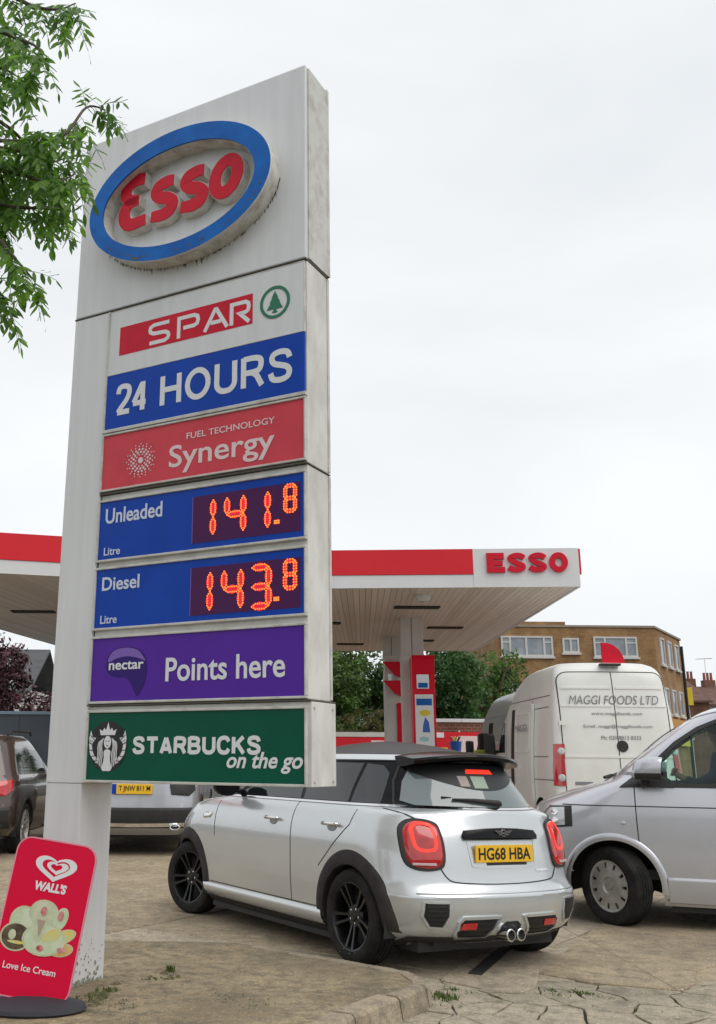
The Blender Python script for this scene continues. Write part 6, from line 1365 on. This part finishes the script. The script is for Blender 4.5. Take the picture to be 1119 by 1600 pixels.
# ================================================================ OVERHANGING BRANCH, upper left
tr=empty('street_tree',(-3.1,3.3,0),0,'green pinnate leaved tree whose branches hang in at the upper left','tree')
def twig(pts,r0,r1,name='branch'):
    mb=MB(); n=len(pts); mb.tube([tuple(Vector(p)-Vector((-3.1,3.3,0))) for p in pts],[r0+(r1-r0)*i/(n-1) for i in range(n)],6); return mb.build(name,BARK,tr,smooth=True)
twig([(-3.1,3.3,-.1),(-3.05,3.3,1.5),(-3.1,3.35,3.2),(-2.9,3.3,5.5)],.20,.10,'trunk')
leafme=None
def leaf_mesh():
    v=[];f=[]; prof=((0,.0),(.12,.11),(.35,.19),(.62,.17),(.85,.09),(1,.0))
    for i,(t,w) in enumerate(prof): v+=[(t,-w,-.03*math.sin(t*3)+.25*w*.3),(t,0,-.06*t*t),(t,w,-.03*math.sin(t*3)+.25*w*.3)]
    for i in range(len(prof)-1):
        for k in (0,1): f.append([i*3+k,(i+1)*3+k,(i+1)*3+k+1,i*3+k+1])
    return v,f
LV,LF=leaf_mesh()
leaves=[]; rn=random.Random(21)
def compound(base,dirv,length,n,depthscale):
    """a pinnate leaf: rachis with leaflets in pairs"""
    d=Vector(dirv).normalized(); pts=[]; p=Vector(base)
    for i in range(n+1): pts.append(p.copy()); p=p+d*length/n; d=(d+Vector((0,0,-.13))).normalized()
    rach.append(pts); side=d.cross(Vector((rn.uniform(-.4,.4),-1,rn.uniform(-.2,.5)))).normalized()
    for i in range(1,n+1):
        for s in ((1,-1) if i<n else (0,)):
            t=(pts[i]-pts[i-1]).normalized(); ld=(t*(.55 if s else 1)+side*s*.8+Vector((rn.uniform(-.2,.2),rn.uniform(-.35,.35),rn.uniform(-.75,-.1)))).normalized()
            up=Vector((rn.uniform(-.5,.5),rn.uniform(-.9,-.1),rn.uniform(.2,1))); y=up.cross(ld).normalized(); z=ld.cross(y)
            L_=rn.uniform(.042,.062)*depthscale; M_=Matrix(((ld.x*L_,y.x*L_,z.x*L_,pts[i].x),(ld.y*L_,y.y*L_,z.y*L_,pts[i].y),(ld.z*L_,y.z*L_,z.z*L_,pts[i].z),(0,0,0,1))); leaves.append(M_)
rach=[]
TW=[([(-260,-260),(-60,-60),(30,0),(85,15),(118,5)],3.3,.55,1),([(-260,-200),(-120,-30),(-20,40),(60,75),(50,110)],3.2,.5,1.2),([(-260,-60),(-120,60),(-10,100),(28,120)],3.5,.5,1),
 ([(-280,100),(-120,190),(20,235),(95,215),(135,168),(165,172)],3.3,.5,1),([(-280,160),(-120,240),(20,270),(80,285),(118,272)],3.25,.5,1.1),([(-280,200),(-120,290),(0,320),(55,325),(92,325)],3.4,.5,1.1),
 ([(-280,250),(-120,330),(-20,360),(20,400),(55,440)],3.3,.5,1),([(-280,330),(-120,410),(-30,430),(10,470)],3.4,.5,.8),([(-280,60),(-120,140),(0,190),(60,250),(90,300)],3.55,.5,1.3),([(-280,130),(-100,230),(-20,300),(40,290),(80,270)],3.6,.5,1.3),([(-200,-200),(-60,-90),(0,20),(20,60)],3.7,.5,1.2),([(-280,100),(-100,200),(-10,250),(10,330)],3.45,.5,1.3),([(-280,0),(-100,50),(-30,90),(0,150)],3.3,.5,1.2),([(-200,120),(-60,240),(40,260),(110,245)],3.5,.5,1.2),([(-200,160),(-60,210),(30,220),(60,205)],3.15,.5,1.2)]
for pts,Y,ln,dens in TW:
    P=[atY(a,b,Y+.12*math.sin(i*2.1+Y*9)) for i,(a,b) in enumerate(pts)]; C_=catmull([tuple(p) for p in P],6); twig([(-3.05,3.35,P[0].z-.1)]+[tuple(p) for p in C_],.014,.0025)
    tot=len(C_); k=0
    for i in range(tot):
        px=C_[i]; 
        if px.x<-1.55: continue
        for _ in range(2 if rn.random()<dens*.62 else 1):
            t=(C_[min(i+1,tot-1)]-C_[max(i-1,0)]).normalized(); s=1 if (i+_)%2 else -1
            d=t*.5+Vector((s*.35*rn.random(),rn.uniform(-.6,.6),-.15-.7*rn.random()+ (.5 if rn.random()<.25 else 0))); compound(px,d,rn.uniform(.10,.19),rn.choice((4,5,5,6)),.92)
mb=MB()
for pts in rach: mb.tube([tuple(p-Vector((-3.1,3.3,0))) for p in pts],.0012,3,None,None,False)
mb.build('leaf_stalks',LEAF1,tr,kind='stuff')
import mathutils
vis=[]
def to_px(p):
    a,b=math.cos(CPITCH),math.sin(CPITCH); z=p.z-CH; zc=p.y*a+z*b; yc=-p.y*b+z*a; return CX+CF*p.x/zc,CY-CF*yc/zc,zc
for M_ in leaves:
    x,y,zc=to_px(M_.translation); vis.append((0 if (-10<x<1130 and -10<y<1610) else 1,zc,M_))
vis.sort(key=lambda a:(a[0],a[1])); off=Matrix.Translation((3.1,-3.3,0)); big_=vis[:300]; rest=vis[300:]
lm=[]
for m in (LEAF1,LEAF2):
    me=bpy.data.meshes.new('leaf'); me.from_pydata(LV,[],LF); me.materials.append(m); me.polygons.foreach_set('use_smooth',[True]*len(LF)); lm.append(me)
for i,(a,b,M_) in enumerate(big_):
    o=bpy.data.objects.new('leaf',lm[0 if rn.random()<.65 else 1]); COL.objects.link(o); o.parent=tr; o.matrix_basis=off@M_
mb=MB()
for a,b,M_ in rest: mb.add(LV,LF,off@M_,LEAF1 if rn.random()<.6 else LEAF2)
mb.build('foliage',None,tr,smooth=True,kind='stuff')
print('leaves',len(leaves))
